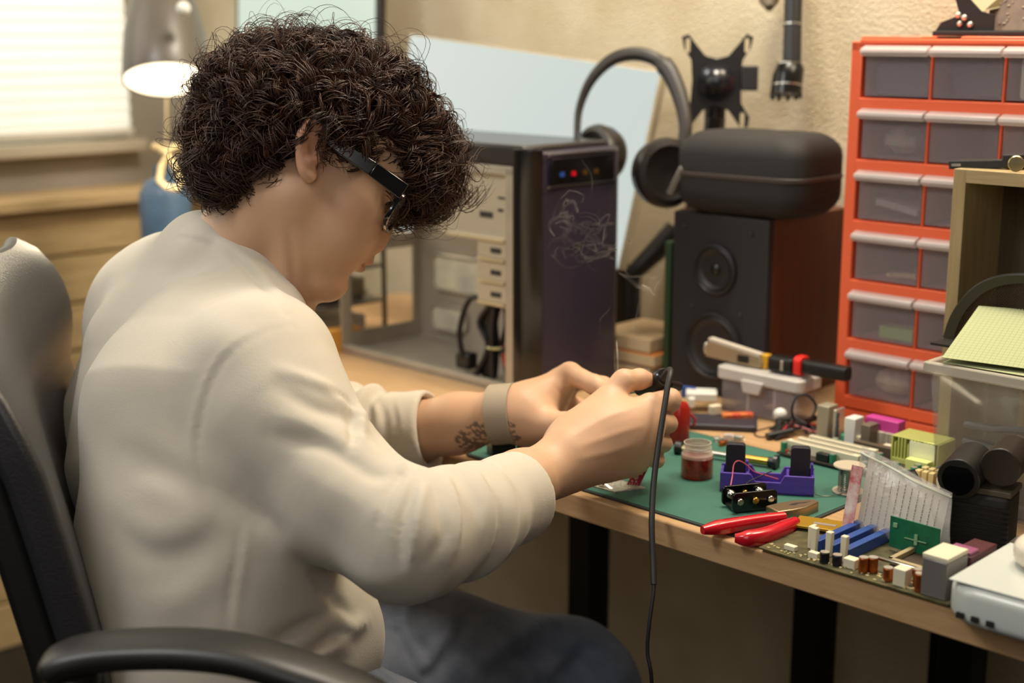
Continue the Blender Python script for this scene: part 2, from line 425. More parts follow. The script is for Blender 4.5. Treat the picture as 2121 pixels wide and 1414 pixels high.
def mesh_obj(name, V, Fq, m, parent=None, label=None, colors=None, world=True):
    me = bpy.data.meshes.new(name)
    V = np.asarray(V, float)
    if world and parent is not None:
        Mi = np.array(ROOT[parent.name].inverted()); V = V @ Mi[:3, :3].T + Mi[:3, 3]
    n = len(V); k = Fq.shape[1]
    me.vertices.add(n); me.vertices.foreach_set('co', V.astype(np.float32).ravel())
    me.loops.add(len(Fq) * k); me.loops.foreach_set('vertex_index', Fq.astype(np.int32).ravel())
    me.polygons.add(len(Fq)); me.polygons.foreach_set('loop_start', np.arange(0, len(Fq) * k, k, dtype=np.int32))
    me.polygons.foreach_set('use_smooth', np.ones(len(Fq), bool)); me.update(calc_edges=True); me.validate()
    if colors is not None:
        at = me.color_attributes.new('tint', 'FLOAT_COLOR', 'POINT'); c4 = np.ones((n, 4), np.float32); c4[:, :3] = colors; at.data.foreach_set('color', c4.ravel())
    me.materials.append(m); o = bpy.data.objects.new(name, me); COL.objects.link(o)
    if parent is not None: o.parent = parent; ROOT[o.name] = ROOT[parent.name]
    if label: o['label'] = label
    return o
def vnoise(p, sc, seed=0):
    """smooth value noise, vectorised"""
    q = p * sc + seed * 17.3; i = np.floor(q).astype(np.int64); f = q - i; f = f * f * (3 - 2 * f)
    def hsh(a, b, c):
        h_ = (a * 374761393 + b * 668265263 + c * 2147483647 + seed * 1013) & 0x7fffffff
        h_ = ((h_ ^ (h_ >> 13)) * 1274126177) & 0x7fffffff; return (h_ & 0xffff) / 32767.5 - 1
    r_ = 0
    for dx in (0, 1):
        for dy in (0, 1):
            for dz in (0, 1):
                w = (f[:, 0] if dx else 1 - f[:, 0]) * (f[:, 1] if dy else 1 - f[:, 1]) * (f[:, 2] if dz else 1 - f[:, 2])
                r_ = r_ + w * hsh(i[:, 0] + dx, i[:, 1] + dy, i[:, 2] + dz)
    return r_
def sculpt(F, strokes, gain=1.):
    """soft ridges ('u') and grooves ('s') along lines seen on the surface: (op, pts, width, height)"""
    out = []
    for (op, pts, sg, h) in strokes:
        if .0042 < sg < .0125: sg *= .72
        ws = [F.hit(x, y) for (x, y) in spline([(a, b) for a, b in pts], 6)]
        ws = [w for w in ws if w is not None]
        if len(ws) < 2: continue
        dn = [ws[0]]
        for w in ws[1:]:
            L_ = np.linalg.norm(w - dn[-1]); n = max(1, int(L_ / (sg * .5))) if L_ < .06 else 0
            if n == 0: continue
            o_ = dn[-1]
            for i in range(1, n + 1): dn.append(o_ + (w - o_) * i / n)
        u = np.linspace(0, 1, len(dn)); tp = np.sin(np.pi * np.clip(u, .03, .97)) ** .5
        st_ = max(1, len(dn) // 10); key = list(range(0, len(dn), st_)); gn = [F.grad(dn[i]) for i in key]; nr = np.array([gn[int(np.argmin([abs(i - k) for k in key]))] for i in range(len(dn))])
        out.append(Prim('disp', 'd', 0, pts=dn, tp=tp, nr=nr, sg=sg, h=(h if op == 's' else -h) * gain))
    return out
# ---------------------------------------------------------------- the person: frames
CR = np.array([1., 0, 0]); CF = np.array([0, math.cos(PITCH), -math.sin(PITCH)]); CU = np.array([0, math.sin(PITCH), math.cos(PITCH)])
HY, HP = math.radians(9), math.radians(40)
hf = math.cos(HY) * CR + math.sin(HY) * CF
HF = math.cos(HP) * hf - math.sin(HP) * CU          # where the face points
HU = math.sin(HP) * hf + math.cos(HP) * CU          # towards the crown
HL = np.cross(HU, HF)                               # person's left
HD = 1.45; HO = P(633, 318, HD); HS = 2946 / HD
HM = np.array([HF, HL, HU])
def prof(px, py):
    dx = (px - 633) / HS / math.cos(HY); dz = -(py - 318) / HS
    return dx * math.cos(HP) - dz * math.sin(HP), dx * math.sin(HP) + dz * math.cos(HP)
def hw(X, Y, Z): return HO + X * HF + Y * HL + Z * HU     # Y>0 is the person's left, away from the camera
def prof3(px, py, y):
    X, Z = prof(px, py)
    for _ in range(30):
        w = hw(X, y, Z); d = (w - CAMP) @ CF; qx = CX + F_PX * ((w - CAMP) @ CR) / d; qy = CY - F_PX * ((w - CAMP) @ CU) / d
        dx = (px - qx) * d / F_PX / math.cos(HY); dz = -(py - qy) * d / F_PX
        X += .9 * (dx * math.cos(HP) - dz * math.sin(HP)); Z += .9 * (dx * math.sin(HP) + dz * math.cos(HP))
    return X, Z
def hp(px, py, y=0):                                       # the point of the head seen at a pixel, at a side offset
    X, Z = prof3(px, py, y); return hw(X, y, Z)
# ---------------------------------------------------------------- the person
def lw(p): return hw(*p)
def two(fn): return fn(1) + fn(-1)
skull = [ell(hw(-.006, 0, .030), (.090, .074, .078), HM, .02), ell(hw(.055, 0, .040), (.046, .060, .042), HM, .03),
         ell(hw(.055, 0, -.012), (.056, .062, .06), HM, .02), ell(hw(.084, 0, -.04), (.033, .034, .034), HM, .02),
         ell(hw(.055, 0, -.068), (.052, .045, .03), HM, .03), ell(hw(.103, 0, -.086), (.0175, .022, .0165), HM, .02),
         ell(hw(.02, 0, -.03), (.045, .066, .045), HM, .03)]
skull += two(lambda s: [cone(hw(.018, s * .054, -.046), hw(.09, s * .018, -.088), .017, .014, .03), ell(hw(.070, s * .041, -.012), (.025, .019, .022), HM, .02),
                        ell(hw(.078, s * .034, -.04), (.03, .022, .03), HM, .025),
                        cone(hw(.103, s * .010, .037), hw(.086, s * .048, .036), .0075, .007, .014)])
skull += two(lambda s: [ell(hw(.106, s * .033, .0195), (.015, .019, .012), HM, .014, 's'), ell(hw(.0845, s * .0315, .020), (.0135, .0135, .0125), HM, .006),
                        cone(hw(.0965, s * .022, .0165), hw(.0895, s * .044, .018), .0018, .0016, .003)])
skull += [cone(hw(.098, 0, .028), hw(.1125, 0, -.0140), .0062, .0088, .008), ell(hw(.1110, 0, -.0240), (.0120, .0105, .0095), HM, .005),
          cone(hw(.108, 0, -.026), hw(.1135, 0, -.038), .0065, .005, .008)]
skull += two(lambda s: [ell(hw(.1005, s * .0130, -.0260), (.0125, .0080, .0088), HM, .004), cone(hw(.1065, s * .0098, -.0350), hw(.099, s * .0090, -.024), .0036, .0026, .002, 's')])
for s in (1, -1):
    skull += [cone(hw(.1175, 0, -.0425), hw(.1045, s * .0225, -.0475), .0055, .0022, .004), cone(hw(.1155, 0, -.0535), hw(.104, s * .0215, -.0485), .0062, .0025, .004)]
for s in (1, -1): skull += [cone(hw(.1235, 0, -.0480), hw(.107, s * .0255, -.0490), .0016, .0014, .003, 's')]
skull += [ell(hw(.121, 0, -.0660), (.009, .016, .005), HM, .01, 's')]
# ears
def ear(side):
    y = .077 * side
    def e(px, py, off=0):
        X, Z = prof3(px, py, -.077); return hw(X, y + off * side, Z)
    rim = [e(659, 318, .002), e(668, 285, .006), (e(662, 266, .008)), e(649, 258, .010), e(634, 263, .013), e(623, 282, .014), e(619, 308, .013), e(622, 335, .011), e(628, 355, .009), e(639, 367, .005), e(647, 360, .002)]
    r_ = [.0035, .0036, .0036, .0036, .0036, .0036, .0036, .0036, .0045, .0055, .0045]
    rm = chain([x for x in spline(rim, 2)], list(np.interp(np.linspace(0, 10, 21), range(11), r_)), .003)
    plate = [cone(e(648, 275, .003), e(634, 330, .005), .0105, .010, .004), cone(e(634, 330, .005), e(641, 357, .003), .008, .0065, .004)]
    for p_ in plate: p_.kind = 'cone'
    inner = chain([e(652, 272, .009), e(634, 283, .012), e(629, 310, .012), e(638, 335, .009)], [.003, .0036, .0036, .003], .003)
    tr = [cone(e(657, 322, .006), e(655, 334, .007), .0035, .0035, .003)]
    pit = [ell(e(646, 314, .0165), (.009, .0065, .010), HM, .004, 's')]
    return plate + pit + inner + tr + rm
neck = [cone(P(585, 402, 1.455), P(475, 570, 1.478), .057, .056, .03), cone(P(600, 440, 1.40), P(598, 625, 1.43), .016, .014, .03), cone(P(560, 400, 1.40), P(490, 520, 1.43), .02, .02, .03),
        cone(P(600, 560, 1.46), P(592, 640, 1.47), .03, .03, .03)]
SHR, SHL = P(560, 735, 1.33), P(318, 640, 1.62)
ELR, ELL_ = P(852, 1112, 1.25), P(640, 935, 1.70)
WRR, WRL = P(1137, 975, 1.43), P(1040, 858, 1.585)
torso = [cone(P(470, 590, 1.485), P(440, 720, 1.48), .045, .06, .02), cone(P(440, 720, 1.47), P(500, 1250, 1.46), .07, .08, .02), cone(P(530, 760, 1.35), P(335, 690, 1.60), .035, .035, .02),
         cone(P(545, 1470, 1.38), P(520, 1400, 1.56), .075, .075, .03)]
SHR = P(535, 775, 1.34)
armR = chain([SHR, ELR], [.036, .034], .02) + chain([ELR, P(990, 1045, 1.34), P(1080, 1000, 1.40), WRR], [.037, .036, .0295, .026], .02)
armL = chain([P(335, 690, 1.60), ELL_], [.036, .034], .02) + chain([ELL_, P(830, 900, 1.645), P(950, 876, 1.61), WRL], [.037, .037, .031, .0265], .02)
# right hand, gripping the iron; the back of the hand faces the camera, thumb on top
def fi(pts, rs, k=.004): return chain(pts, rs, k)
Ri_m, Rm_m, Rr_m, Rp_m = P(1345, 838, 1.475), P(1350, 874, 1.472), P(1342, 912, 1.474), P(1322, 944, 1.484)
palmR = [ell(P(1228, 914, 1.462), (.052, .030, .036), np.array([[.88, .1, .35], [.05, .98, -.1], [-.35, .1, .93]]) , .02)]
for m_, a in ((Ri_m, (1180, 925, 1.44)), (Rm_m, (1180, 940, 1.437)), (Rr_m, (1180, 958, 1.44)), (Rp_m, (1182, 975, 1.446))):
    palmR.append(cone(P(*a), m_, .0165, .0118, .022))
palmR += [cone(WRR, P(1200, 935, 1.452), .026, .024, .02), cone(P(1190, 905, 1.465), P(1262, 836, 1.478), .018, .015, .02), cone(P(1255, 950, 1.478), P(1300, 955, 1.49), .018, .016, .02),
          cone(P(1330, 870, 1.475), P(1325, 925, 1.48), .012, .012, .015)]
thumbR = fi([P(1225, 862, 1.475), P(1292, 789, 1.487), P(1325, 785, 1.50), P(1346, 786, 1.508)], [.0165, .0112, .0098, .0072], .008)
idxR = fi([Ri_m, P(1388, 826, 1.502), P(1376, 815, 1.527), P(1352, 803, 1.532)], [.0118, .0108, .0088, .0074], .004)
idxR += [ell(P(1393, 832, 1.50), (.007, .008, .011), np.eye(3), .006)]
midR = fi([Rm_m, P(1384, 877, 1.500), P(1371, 868, 1.527), P(1340, 850, 1.535)], [.0112, .0096, .0086, .0072], .004)
rinR = fi([Rr_m, P(1374, 918, 1.502), P(1357, 908, 1.527), P(1325, 893, 1.532)], [.0105, .0090, .008, .007], .004)
pinR = fi([Rp_m, P(1360, 953, 1.502), P(1344, 944, 1.523), P(1315, 928, 1.525)], [.0095, .0080, .0072, .0062], .004)
# left hand, thumb side towards the camera
palmL = [cone(WRL, P(1085, 850, 1.585), .0265, .026, .02), cone(P(1085, 845, 1.585), P(1160, 793, 1.60), .026, .0165, .02), cone(P(1090, 860, 1.59), P(1165, 815, 1.625), .024, .014, .02),
         cone(P(1095, 873, 1.60), P(1168, 845, 1.64), .022, .013, .02), cone(P(1080, 868, 1.575), P(1140, 878, 1.56), .021, .0155, .02), cone(P(1110, 880, 1.60), P(1180, 905, 1.63), .02, .012, .02)]
idxL = fi([P(1165, 788, 1.60), P(1180, 774, 1.595), P(1232, 797, 1.565), P(1262, 812, 1.55), P(1276, 838, 1.545)], [.015, .0125, .0105, .0092, .0072], .006)
midL = fi([P(1168, 805, 1.622), P(1195, 785, 1.62), P(1250, 798, 1.60), P(1276, 810, 1.58), P(1285, 838, 1.57)], [.0135, .0115, .0098, .0086, .0072], .004)
rinL = fi([P(1170, 835, 1.64), P(1225, 850, 1.645), P(1250, 880, 1.62), P(1235, 900, 1.60)], [.012, .0098, .0086, .007], .004)
pinL = fi([P(1170, 870, 1.645), P(1220, 885, 1.65), P(1235, 910, 1.63), P(1215, 922, 1.615)], [.011, .0088, .0078, .0064], .004)
thuL = fi([P(1120, 880, 1.565), P(1168, 880, 1.545), P(1212, 868, 1.535), P(1242, 856, 1.535)], [.0175, .0128, .0112, .008], .008)
legs = [cone(P(620, 1510, 1.37), P(830, 1640, 1.43), .06, .05, .02), cone(P(560, 1430, 1.60), P(1185, 1430, 1.77), .075, .06, .04)]
BODY = Field([(0, skull), (.012, neck), (.004, ear(-1)), (.004, ear(1)), (.02, torso + legs), (.02, armR), (.02, armL), (.012, palmR), (.007, thumbR), (.0035, idxR), (.0035, midR), (.0035, rinR), (.0035, pinR),
              (.012, palmL), (.006, idxL), (.004, midL), (.004, rinL), (.004, pinL), (.007, thuL)])
# groups must blend with their own limb, fingers stay apart because their blend is small
st = sculpt(BODY, [('s', [(1388, 806), (1393, 826), (1388, 846)], .0016, .0007), ('s', [(1396, 812), (1400, 829), (1396, 845)], .0013, .0006),
                   ('s', [(1150, 800), (1166, 820), (1172, 842)], .003, .0015), ('s', [(1240, 785), (1247, 800), (1243, 815)], .0015, .0006),
                   ('s', [(598, 470), (604, 530), (608, 575), (614, 600)], .0075, .0028), ('s', [(480, 450), (500, 500), (530, 560)], .012, .002), ('u', [(1190, 900), (1260, 862), (1330, 838)], .005, .0010), ('u', [(1200, 925), (1270, 900), (1335, 880)], .0045, .0010), ('u', [(1200, 950), (1270, 935), (1325, 915)], .0045, .0008)], .8)
BODY.late = st
V, Q = mesh_field(BODY, (-.62, 1.05, .30), (.30, 1.95, 1.35), .0021)
skin = np.tile(np.array(lin('c8a080')), (len(V), 1))
loc_ = (V - HO) @ HM.T
def blend(mask, col, amt): global skin; mask = np.clip(mask, 0, 1)[:, None] * amt; skin = skin * (1 - mask) + np.array(lin(col)) * mask
def near(c, r_, soft=.5): return 1 - np.clip((np.sqrt((((loc_ - np.array(c)) / np.array(r_)) ** 2).sum(1)) - soft) / (1 - soft), 0, 1)
blend(near((.114, 0, -.048), (.018, .023, .0095), .75), 'bb7d68', .45)
blend(near((.113, 0, -.02), (.02, .02, .014), .1), 'b8744f', .5)
blend(near((0, -.085, .005), (.05, .03, .05), .3), 'b06a50', .55)
blend(near((.075, -.055, -.02), (.03, .03, .025), .0), 'bd7d5c', .5)
# tattoo on the left wrist: dark inked scroll shapes
def tattoo():
    a = P(985, 912, 1.58); b = P(1035, 905, 1.56)
    t = np.clip((V - a) @ (b - a) / ((b - a) @ (b - a)), 0, 1); q = V - a - t[:, None] * (b - a); dd = np.sqrt((q * q).sum(1))
    n1 = vnoise(V, 130, 3); n2 = vnoise(V, 330, 5)
    return ((dd + .003 * n1) < .0215) * ((n2 + .8 * np.abs(n1)) > .12) * (V[:, 1] < 1.60)
blend(tattoo().astype(float), '3c3534', .72)
nn_ = vnoise(V, 60, 2) * .5 + vnoise(V, 20, 8) * .5
skin = skin * (1 + .05 * nn_[:, None] * np.array([.4, 1, 1]))
M_skin = mat('skin', 'ffffff', .48, bump=(900, .25, .0004), sub=.12, vcol='tint', spec=.35)
pr = thing('person', 'person with curly dark hair and glasses in a cream sweater, soldering at the desk', 'person', P(520, 1500, 1.45))
mesh_obj('body', V, Q, M_skin, pr, colors=np.clip(skin, 0, 1))
print('body verts', len(V))
# eyes
for s in (-1, 1):
    c = hw(.0862, s * .0315, .0185)
    eo = G().ball(c, .0118, 20).obj('eye', mat('eye_white', 'd9d2c8', .15), pr, world=True)
    G().ball(c + HF * .0085 * .8 - HU * .0085 * .6, .0052, 16).obj('iris', mat('iris', '2c1a12', .15), eo, world=True)
# eyebrow of the near side and the far one
for s in (-1, 1):
    g = G(); rr = random.Random(4)
    for i in range(160):
        u = rr.random(); X = .109 - .014 * u * u; y = s * (.010 + .040 * u); z = .038 + .006 * math.sin(u * 2.6) + rr.uniform(-.003, .003)
        a = hw(X, y, z); g.tube([a, a + HL * s * .007 + HU * rr.uniform(-.001, .004) + HF * .0005 - HF * .004 * u], [.0004, .0001], 4)
    g.obj('eyebrow', mat('eyebrow_hair', '1d120d', .5), pr, world=True)

# ---------------------------------------------------------------- sweater
SWT = [cone(P(335, 735, 1.50), P(335, 960, 1.48), .080, .098, .04), cone(P(430, 1400, 1.37), P(442, 1120, 1.37), .135, .120, .04), cone(P(442, 1120, 1.37), P(425, 850, 1.39), .120, .112, .04),
       cone(P(440, 1380, 1.54), P(365, 1110, 1.575), .108, .104, .04), cone(P(365, 1110, 1.575), P(330, 900, 1.59), .104, .100, .04), cone(P(330, 900, 1.59), P(328, 705, 1.60), .100, .080, .04),
       cone(P(425, 850, 1.39), P(455, 735, 1.41), .112, .082, .03), cone(P(520, 745, 1.36), P(335, 650, 1.60), .060, .082, .02), cone(P(425, 570, 1.50), P(370, 600, 1.57), .056, .066, .02), cone(P(500, 668, 1.42), P(560, 742, 1.36), .056, .056, .02)] + chain([P(408, 495, 1.475), P(440, 532, 1.432), P(500, 584, 1.410), P(560, 645, 1.405)], [.026, .028, .028, .03], .02) + [cone(P(452, 585, 1.488), P(430, 700, 1.48), .066, .085, .03), cone(P(535, 715, 1.45), P(550, 900, 1.45), .040, .075, .04),
       cone(P(550, 900, 1.45), P(590, 1260, 1.44), .075, .080, .04), cone(P(605, 1240, 1.41), P(645, 1320, 1.40), .072, .066, .03), cone(P(560, 1330, 1.40), P(520, 1420, 1.42), .10, .115, .03)]
slR = [cone(P(535, 772, 1.335), P(570, 866, 1.32), .074, .072, .02), cone(P(570, 866, 1.32), P(706, 1035, 1.285), .072, .057, .02), cone(P(706, 1035, 1.285), P(842, 1112, 1.255), .057, .054, .02),
       cone(P(842, 1112, 1.255), P(955, 1082, 1.30), .054, .048, .02), cone(P(955, 1082, 1.30), P(1050, 1035, 1.365), .048, .0425, .02), cone(P(1050, 1035, 1.365), P(1110, 1010, 1.40), .0425, .0425, .01)]
slL = [cone(P(340, 640, 1.62), P(640, 935, 1.70), .06, .058, .03), cone(P(640, 935, 1.70), P(740, 900, 1.66), .058, .054, .03), cone(P(740, 900, 1.66), P(880, 893, 1.63), .050, .0465, .02), cone(P(880, 893, 1.63), P(930, 886, 1.62), .0465, .0465, .01)]
axR = (P(1110, 1010, 1.40) - P(1000, 1055, 1.33)); axR /= np.linalg.norm(axR)
axL = (P(930, 883, 1.62) - P(800, 893, 1.645)); axL /= np.linalg.norm(axL)
cutR, cutL = P(1080, 1028, 1.382), P(893, 891, 1.628)
def axial_rings(c, a, amp, lam, r0, r1, ph, lean):
    def f(p):
        q = p - c; t = -(q @ a); rad = np.sqrt(np.maximum((q * q).sum(1) - t * t, 0))
        ang = q @ lean; w = np.clip((t - r0) / .02, 0, 1) * np.clip((r1 - t) / .05, 0, 1) * (rad < .12)
        sh = np.sin((t + ang * .9 + .004 * vnoise(p, 28, 4)) * 2 * math.pi / lam + ph + 2.2 * vnoise(p, 9, 6))
        return -amp * 1.25 * w * sh
    return f
fR = axial_rings(cutR, axR, .0012, .040, .040, .19, .4, np.array([0, 0, .55])); fL = axial_rings(cutL, axL, .0042, .030, .040, .22, 0, np.array([.0, .0, .2]))
def warpS(p):
    return fR(p) + fL(p) + .0016 * vnoise(p, 11, 1) + .0010 * vnoise(p, 26, 9)
SW0 = Field([(0, SWT), (.022, slR), (.03, slL)])
seam = [(606, 676), (560, 682), (515, 700), (470, 735), (438, 788), (418, 850), (408, 915), (412, 965), (424, 1012)]
folds = [('s', [(368, 492), (425, 503), (470, 520), (518, 565), (562, 610), (592, 652)], .0045, .0045), ('u', [(380, 480), (435, 492), (482, 512), (530, 556), (572, 600), (600, 640)], .009, .003),
         ('s', seam, .0042, .0030), ('u', [(x - 10, y + 1) for x, y in seam], .0065, .0022),
         ('s', [(262, 936), (340, 975), (423, 1012), (500, 1056), (570, 1090)], .013, .0065), ('u', [(290, 905), (360, 945), (440, 985), (500, 1020)], .022, .003), ('u', [(290, 985), (370, 1030), (450, 1075)], .022, .003),
         ('s', [(246, 1095), (280, 1130), (325, 1150), (385, 1138), (440, 1105)], .013, .005), ('u', [(250, 1060), (300, 1095), (360, 1098), (420, 1070)], .016, .003),
         ('s', [(300, 1210), (360, 1190), (430, 1140), (500, 1095)], .016, .004), ('u', [(290, 1250), (380, 1235), (460, 1180)], .018, .003),
         ('s', [(502, 1085), (492, 1150), (478, 1230), (470, 1300)], .0042, .0022), ('u', [(514, 1085), (505, 1150), (492, 1230), (484, 1300)], .0062, .0014),
         ('s', [(580, 804), (650, 846), (721, 869), (805, 944)], .011, .005), ('s', [(560, 900), (674, 926), (768, 982), (820, 985)], .011, .005), ('u', [(580, 765), (674, 800), (735, 848), (790, 905)], .009, .005),
         ('s', [(683, 808), (710, 822), (740, 850)], .006, .006), ('u', [(560, 855), (650, 885), (740, 930)], .013, .004), ('u', [(600, 960), (690, 1010), (760, 1050)], .016, .003),
         ('s', [(836, 973), (805, 1019), (784, 1075)], .006, .0055), ('u', [(822, 958), (832, 964), (840, 978)], .006, .005), ('u', [(815, 990), (795, 1030), (772, 1080)], .007, .003),
         ('s', [(862, 1000), (840, 1060), (829, 1113), (833, 1168)], .0065, .0075), ('u', [(875, 1005), (861, 1085), (848, 1172)], .007, .005), ('s', [(898, 1000), (912, 1060), (918, 1113), (885, 1165)], .007, .0045),
         ('u', [(927, 985), (948, 1062), (946, 1125), (925, 1165)], .0055, .004), ('s', [(938, 988), (960, 1062), (958, 1125)], .005, .003), ('u', [(975, 985), (1000, 1050), (995, 1120)], .008, .0025),
         ('s', [(590, 1030), (680, 1100), (770, 1170)], .018, .003), ('u', [(730, 1190), (790, 1205), (850, 1195)], .014, .002),
         ('s', [(650, 1190), (690, 1240), (730, 1275)], .009, .008), ('u', [(690, 1330), (730, 1300), (765, 1285)], .011, .007), ('u', [(660, 1270), (700, 1285), (740, 1310)], .010, .004),
         ('s', [(620, 1370), (680, 1325), (735, 1300)], .008, .007), ('s', [(560, 1330), (640, 1290), (700, 1262)], .010, .006), ('u', [(600, 1400), (660, 1355), (720, 1340)], .012, .006),
         ('s', [(725, 835), (733, 880), (727, 930)], .007, .007), ('s', [(757, 830), (768, 880), (765, 940)], .007, .006), ('s', [(785, 830), (798, 880), (795, 950)], .006, .004), ('u', [(741, 830), (750, 870), (746, 920)], .008, .005), ('u', [(772, 830), (782, 880), (780, 930)], .007, .004),
         ('s', [(812, 832), (822, 880), (815, 960)], .003, .0025), ('u', [(820, 832), (830, 880), (823, 960)], .004, .0015), ('s', [(998, 975), (1030, 1040), (1030, 1110), (1002, 1172)], .0035, .003), ('u', [(988, 975), (1019, 1040), (1020, 1110), (994, 1172)], .006, .003),
         ('s', [(165, 760), (205, 850), (222, 950), (250, 1060)], .025, .005), ('u', [(300, 600), (380, 555), (440, 600)], .022, .003), ('s', [(430, 560), (480, 640), (560, 670)], .02, .003)]
SWst = sculpt(SW0, folds, .85)
colr = [P(606, 646, 1.47), P(560, 604, 1.415), P(527, 570, 1.397), P(492, 534, 1.395), P(450, 500, 1.41), P(400, 467, 1.47), P(396, 462, 1.53), P(450, 500, 1.575), P(540, 570, 1.56), P(600, 635, 1.51)]
cl = spline(colr + [colr[0]], 3)
def ring(scale, down, r_):
    cc = np.mean(colr, 0); ax = P(462, 590, 1.48) - P(585, 402, 1.455); ax /= np.linalg.norm(ax)
    pts = [cc + (np.array(p) - cc) * scale + ax * down for p in cl]; return chain(pts, [r_] * len(pts), .004)
late = SWst + chain(spline([np.array(p) + CU * -.002 for p in colr[:7]], 4), [.0065] * 25, .006)
late += [halfball(cutR, axR, .085, .004), cone(cutR - axR * .035, cutR + axR * .03, .033, .0385, .004, 's'), halfball(cutL, axL, .09, .004), cone(cutL - axL * .035, cutL + axL * .03, .036, .042, .004, 's')]
SWF = Field([(0, SWT), (.022, slR), (.03, slL)], late, warpS)
V, Q = mesh_field(SWF, (-.85, .95, .28), (.12, 1.98, 1.16), .0032)
print('sweater verts', len(V))
M_sw = mat('cream_jersey', 'c2b9a8', .9, bump=(700, .35, .0006), sheen=.25, stretch=(1, 1, 1), spec=.2)
mesh_obj('sweater', V, Q, M_sw, pr)

# ---------------------------------------------------------------- jeans
JE = [cone(P(540, 1490, 1.40), P(530, 1450, 1.56), .11, .11, .03), cone(P(600, 1505, 1.37), P(815, 1610, 1.42), .095, .085, .03), cone(P(560, 1430, 1.585), P(880, 1412, 1.68), .105, .104, .04), cone(P(880, 1412, 1.68), P(1170, 1440, 1.77), .104, .092, .04),
      cone(P(815, 1610, 1.42), P(900, 2300, 1.55), .085, .06, .03), cone(P(1170, 1440, 1.77), P(1200, 2000, 1.86), .088, .062, .03)]
JE0 = Field([(0, JE)])
jst = sculpt(JE0, [('s', [(975, 1262), (945, 1330), (900, 1390), (870, 1412)], .012, .010), ('u', [(945, 1262), (915, 1330), (870, 1395)], .014, .007),
                   ('s', [(1160, 1300), (1100, 1345), (1030, 1390), (1000, 1412)], .013, .010), ('u', [(1140, 1280), (1070, 1320), (980, 1390)], .014, .007),
                   ('s', [(1215, 1345), (1180, 1385), (1150, 1412)], .012, .006), ('u', [(1190, 1330), (1150, 1375), (1120, 1405)], .012, .005), ('u', [(842, 1252), (832, 1300), (850, 1350)], .010, .006), ('s', [(862, 1252), (860, 1300), (885, 1360)], .009, .009),
                   ('s', [(790, 1300), (825, 1310), (845, 1350), (870, 1400)], .0035, .003), ('u', [(790, 1262), (775, 1300), (770, 1340)], .012, .004)], .8)
JF = Field([(0, JE)], jst, lambda p: .0014 * vnoise(p, 24, 3) + .0022 * vnoise(p, 9, 5))
V, Q = mesh_field(JF, (-.55, 1.0, .03), (.32, 2.05, .78), .0038)
M_jn = mat('washed_denim', '6d7380', .85, var=(22, '525a68'), bump=(900, .5, .0006), sheen=.3, spec=.2)
mesh_obj('jeans', V, Q, M_jn, pr)
# shoes on the floor under the desk
for (x, y) in ((P(900, 2300, 1.55)[0], P(900, 2300, 1.55)[1]), (P(1200, 2000, 1.86)[0], P(1200, 2000, 1.86)[1])):
    g = G(); 
    g.lathe([(.0, 0), (.046, .0), (.05, .015), (.047, .04), (.03, .07), (.0, .075)], (0, 0, 0), 20)
    vs = [(v[0] * 2.3 * .95 + .05, v[1], v[2]) for v in g.v]; g.v = [(x + .8 * a - .57 * b, y + .57 * a + .8 * b, c) for a, b, c in vs]
    g.obj('shoe', mat('black_shoe', '1a1a1c', .5), pr, world=True)

# ---------------------------------------------------------------- glasses
M_fr = mat('black_acetate', '0c0b0d', .12, coat=.6)
gl = G()
def gp(px, py, y): return hp(px, py, y)
# temple arm on the near side and its pair
fx0, fx1 = prof(850, 402); 
def frame_pt(u, v):   # u: -1 near rim edge .. 1 far rim edge; v: -1 bottom .. 1 top
    top = np.array(prof3(850, 402, -.066)); bot = np.array(prof3(796, 474, -.066)); m_ = bot + (top - bot) * (v + 1) / 2
    X = m_[0] - .010 * u * u + .004; return hw(X, u * .070, m_[1])
for s in (-1, 1):
    h_ = frame_pt(s, .86); X, Z = prof3(772, 350, -.077); e1 = hw(X, s * .077, Z); X, Z = prof3(660, 275, -.08); e2 = hw(X, s * .080, Z); X, Z = prof3(620, 272, -.078); e3 = hw(X, s * .078, Z - .01)
    t_ = G()
    for (a, b, w0, w1) in ((h_, e1, .0085, .0075), (e1, e2, .0075, .0055), (e2, e3, .0055, .004)):
        dd = (b - a) / np.linalg.norm(b - a); wv = np.cross(dd, HL); wv /= np.linalg.norm(wv); vs = []
        for (q, w) in ((a, w0), (b, w1)):
            for (i, j) in ((-1, -1), (1, -1), (1, 1), (-1, 1)): vs.append(q + wv * w * i + HL * .0022 * j)
        t_.add(vs, [(3, 2, 1, 0), (4, 5, 6, 7), (0, 1, 5, 4), (1, 2, 6, 5), (2, 3, 7, 6), (3, 0, 4, 7)])
    if s == -1: gls = G()
    t_obj = t_
    if s == -1: near_t = t_
    else: far_t = t_
GLR = bpy.data.objects.new('eyeglasses', None); COL.objects.link(GLR); GLR.parent = pr; ROOT['eyeglasses'] = ROOT[pr.name]; GLR['label'] = 'black thick-framed glasses'
near_t.obj('temple_arm', M_fr, GLR, world=True, bevel=.0012); far_t.obj('temple_arm', M_fr, GLR, world=True, bevel=.0012)
for s in (-1, 1):
    loop = []
    for i in range(28):
        a = 2 * math.pi * i / 28; ca, sa = math.cos(a), math.sin(a)
        sup = lambda c: math.copysign(abs(c) ** .55, c)
        loop.append(frame_pt(s * (.54 + .44 * sup(ca)), .06 + .86 * sup(sa)))
    if s == -1: fg = G()
    fg.tube(loop, .0027, 8, closed=True)
    lens_ = G(); cen = np.mean(loop, 0); lens_.add([cen] + loop, [(0, i + 1, (i + 1) % 28 + 1) for i in range(28)])
    lens_.obj('lens', mat('spectacle_glass', 'dfe8ee', .03, alpha=.16), GLR, world=True, smooth=0)
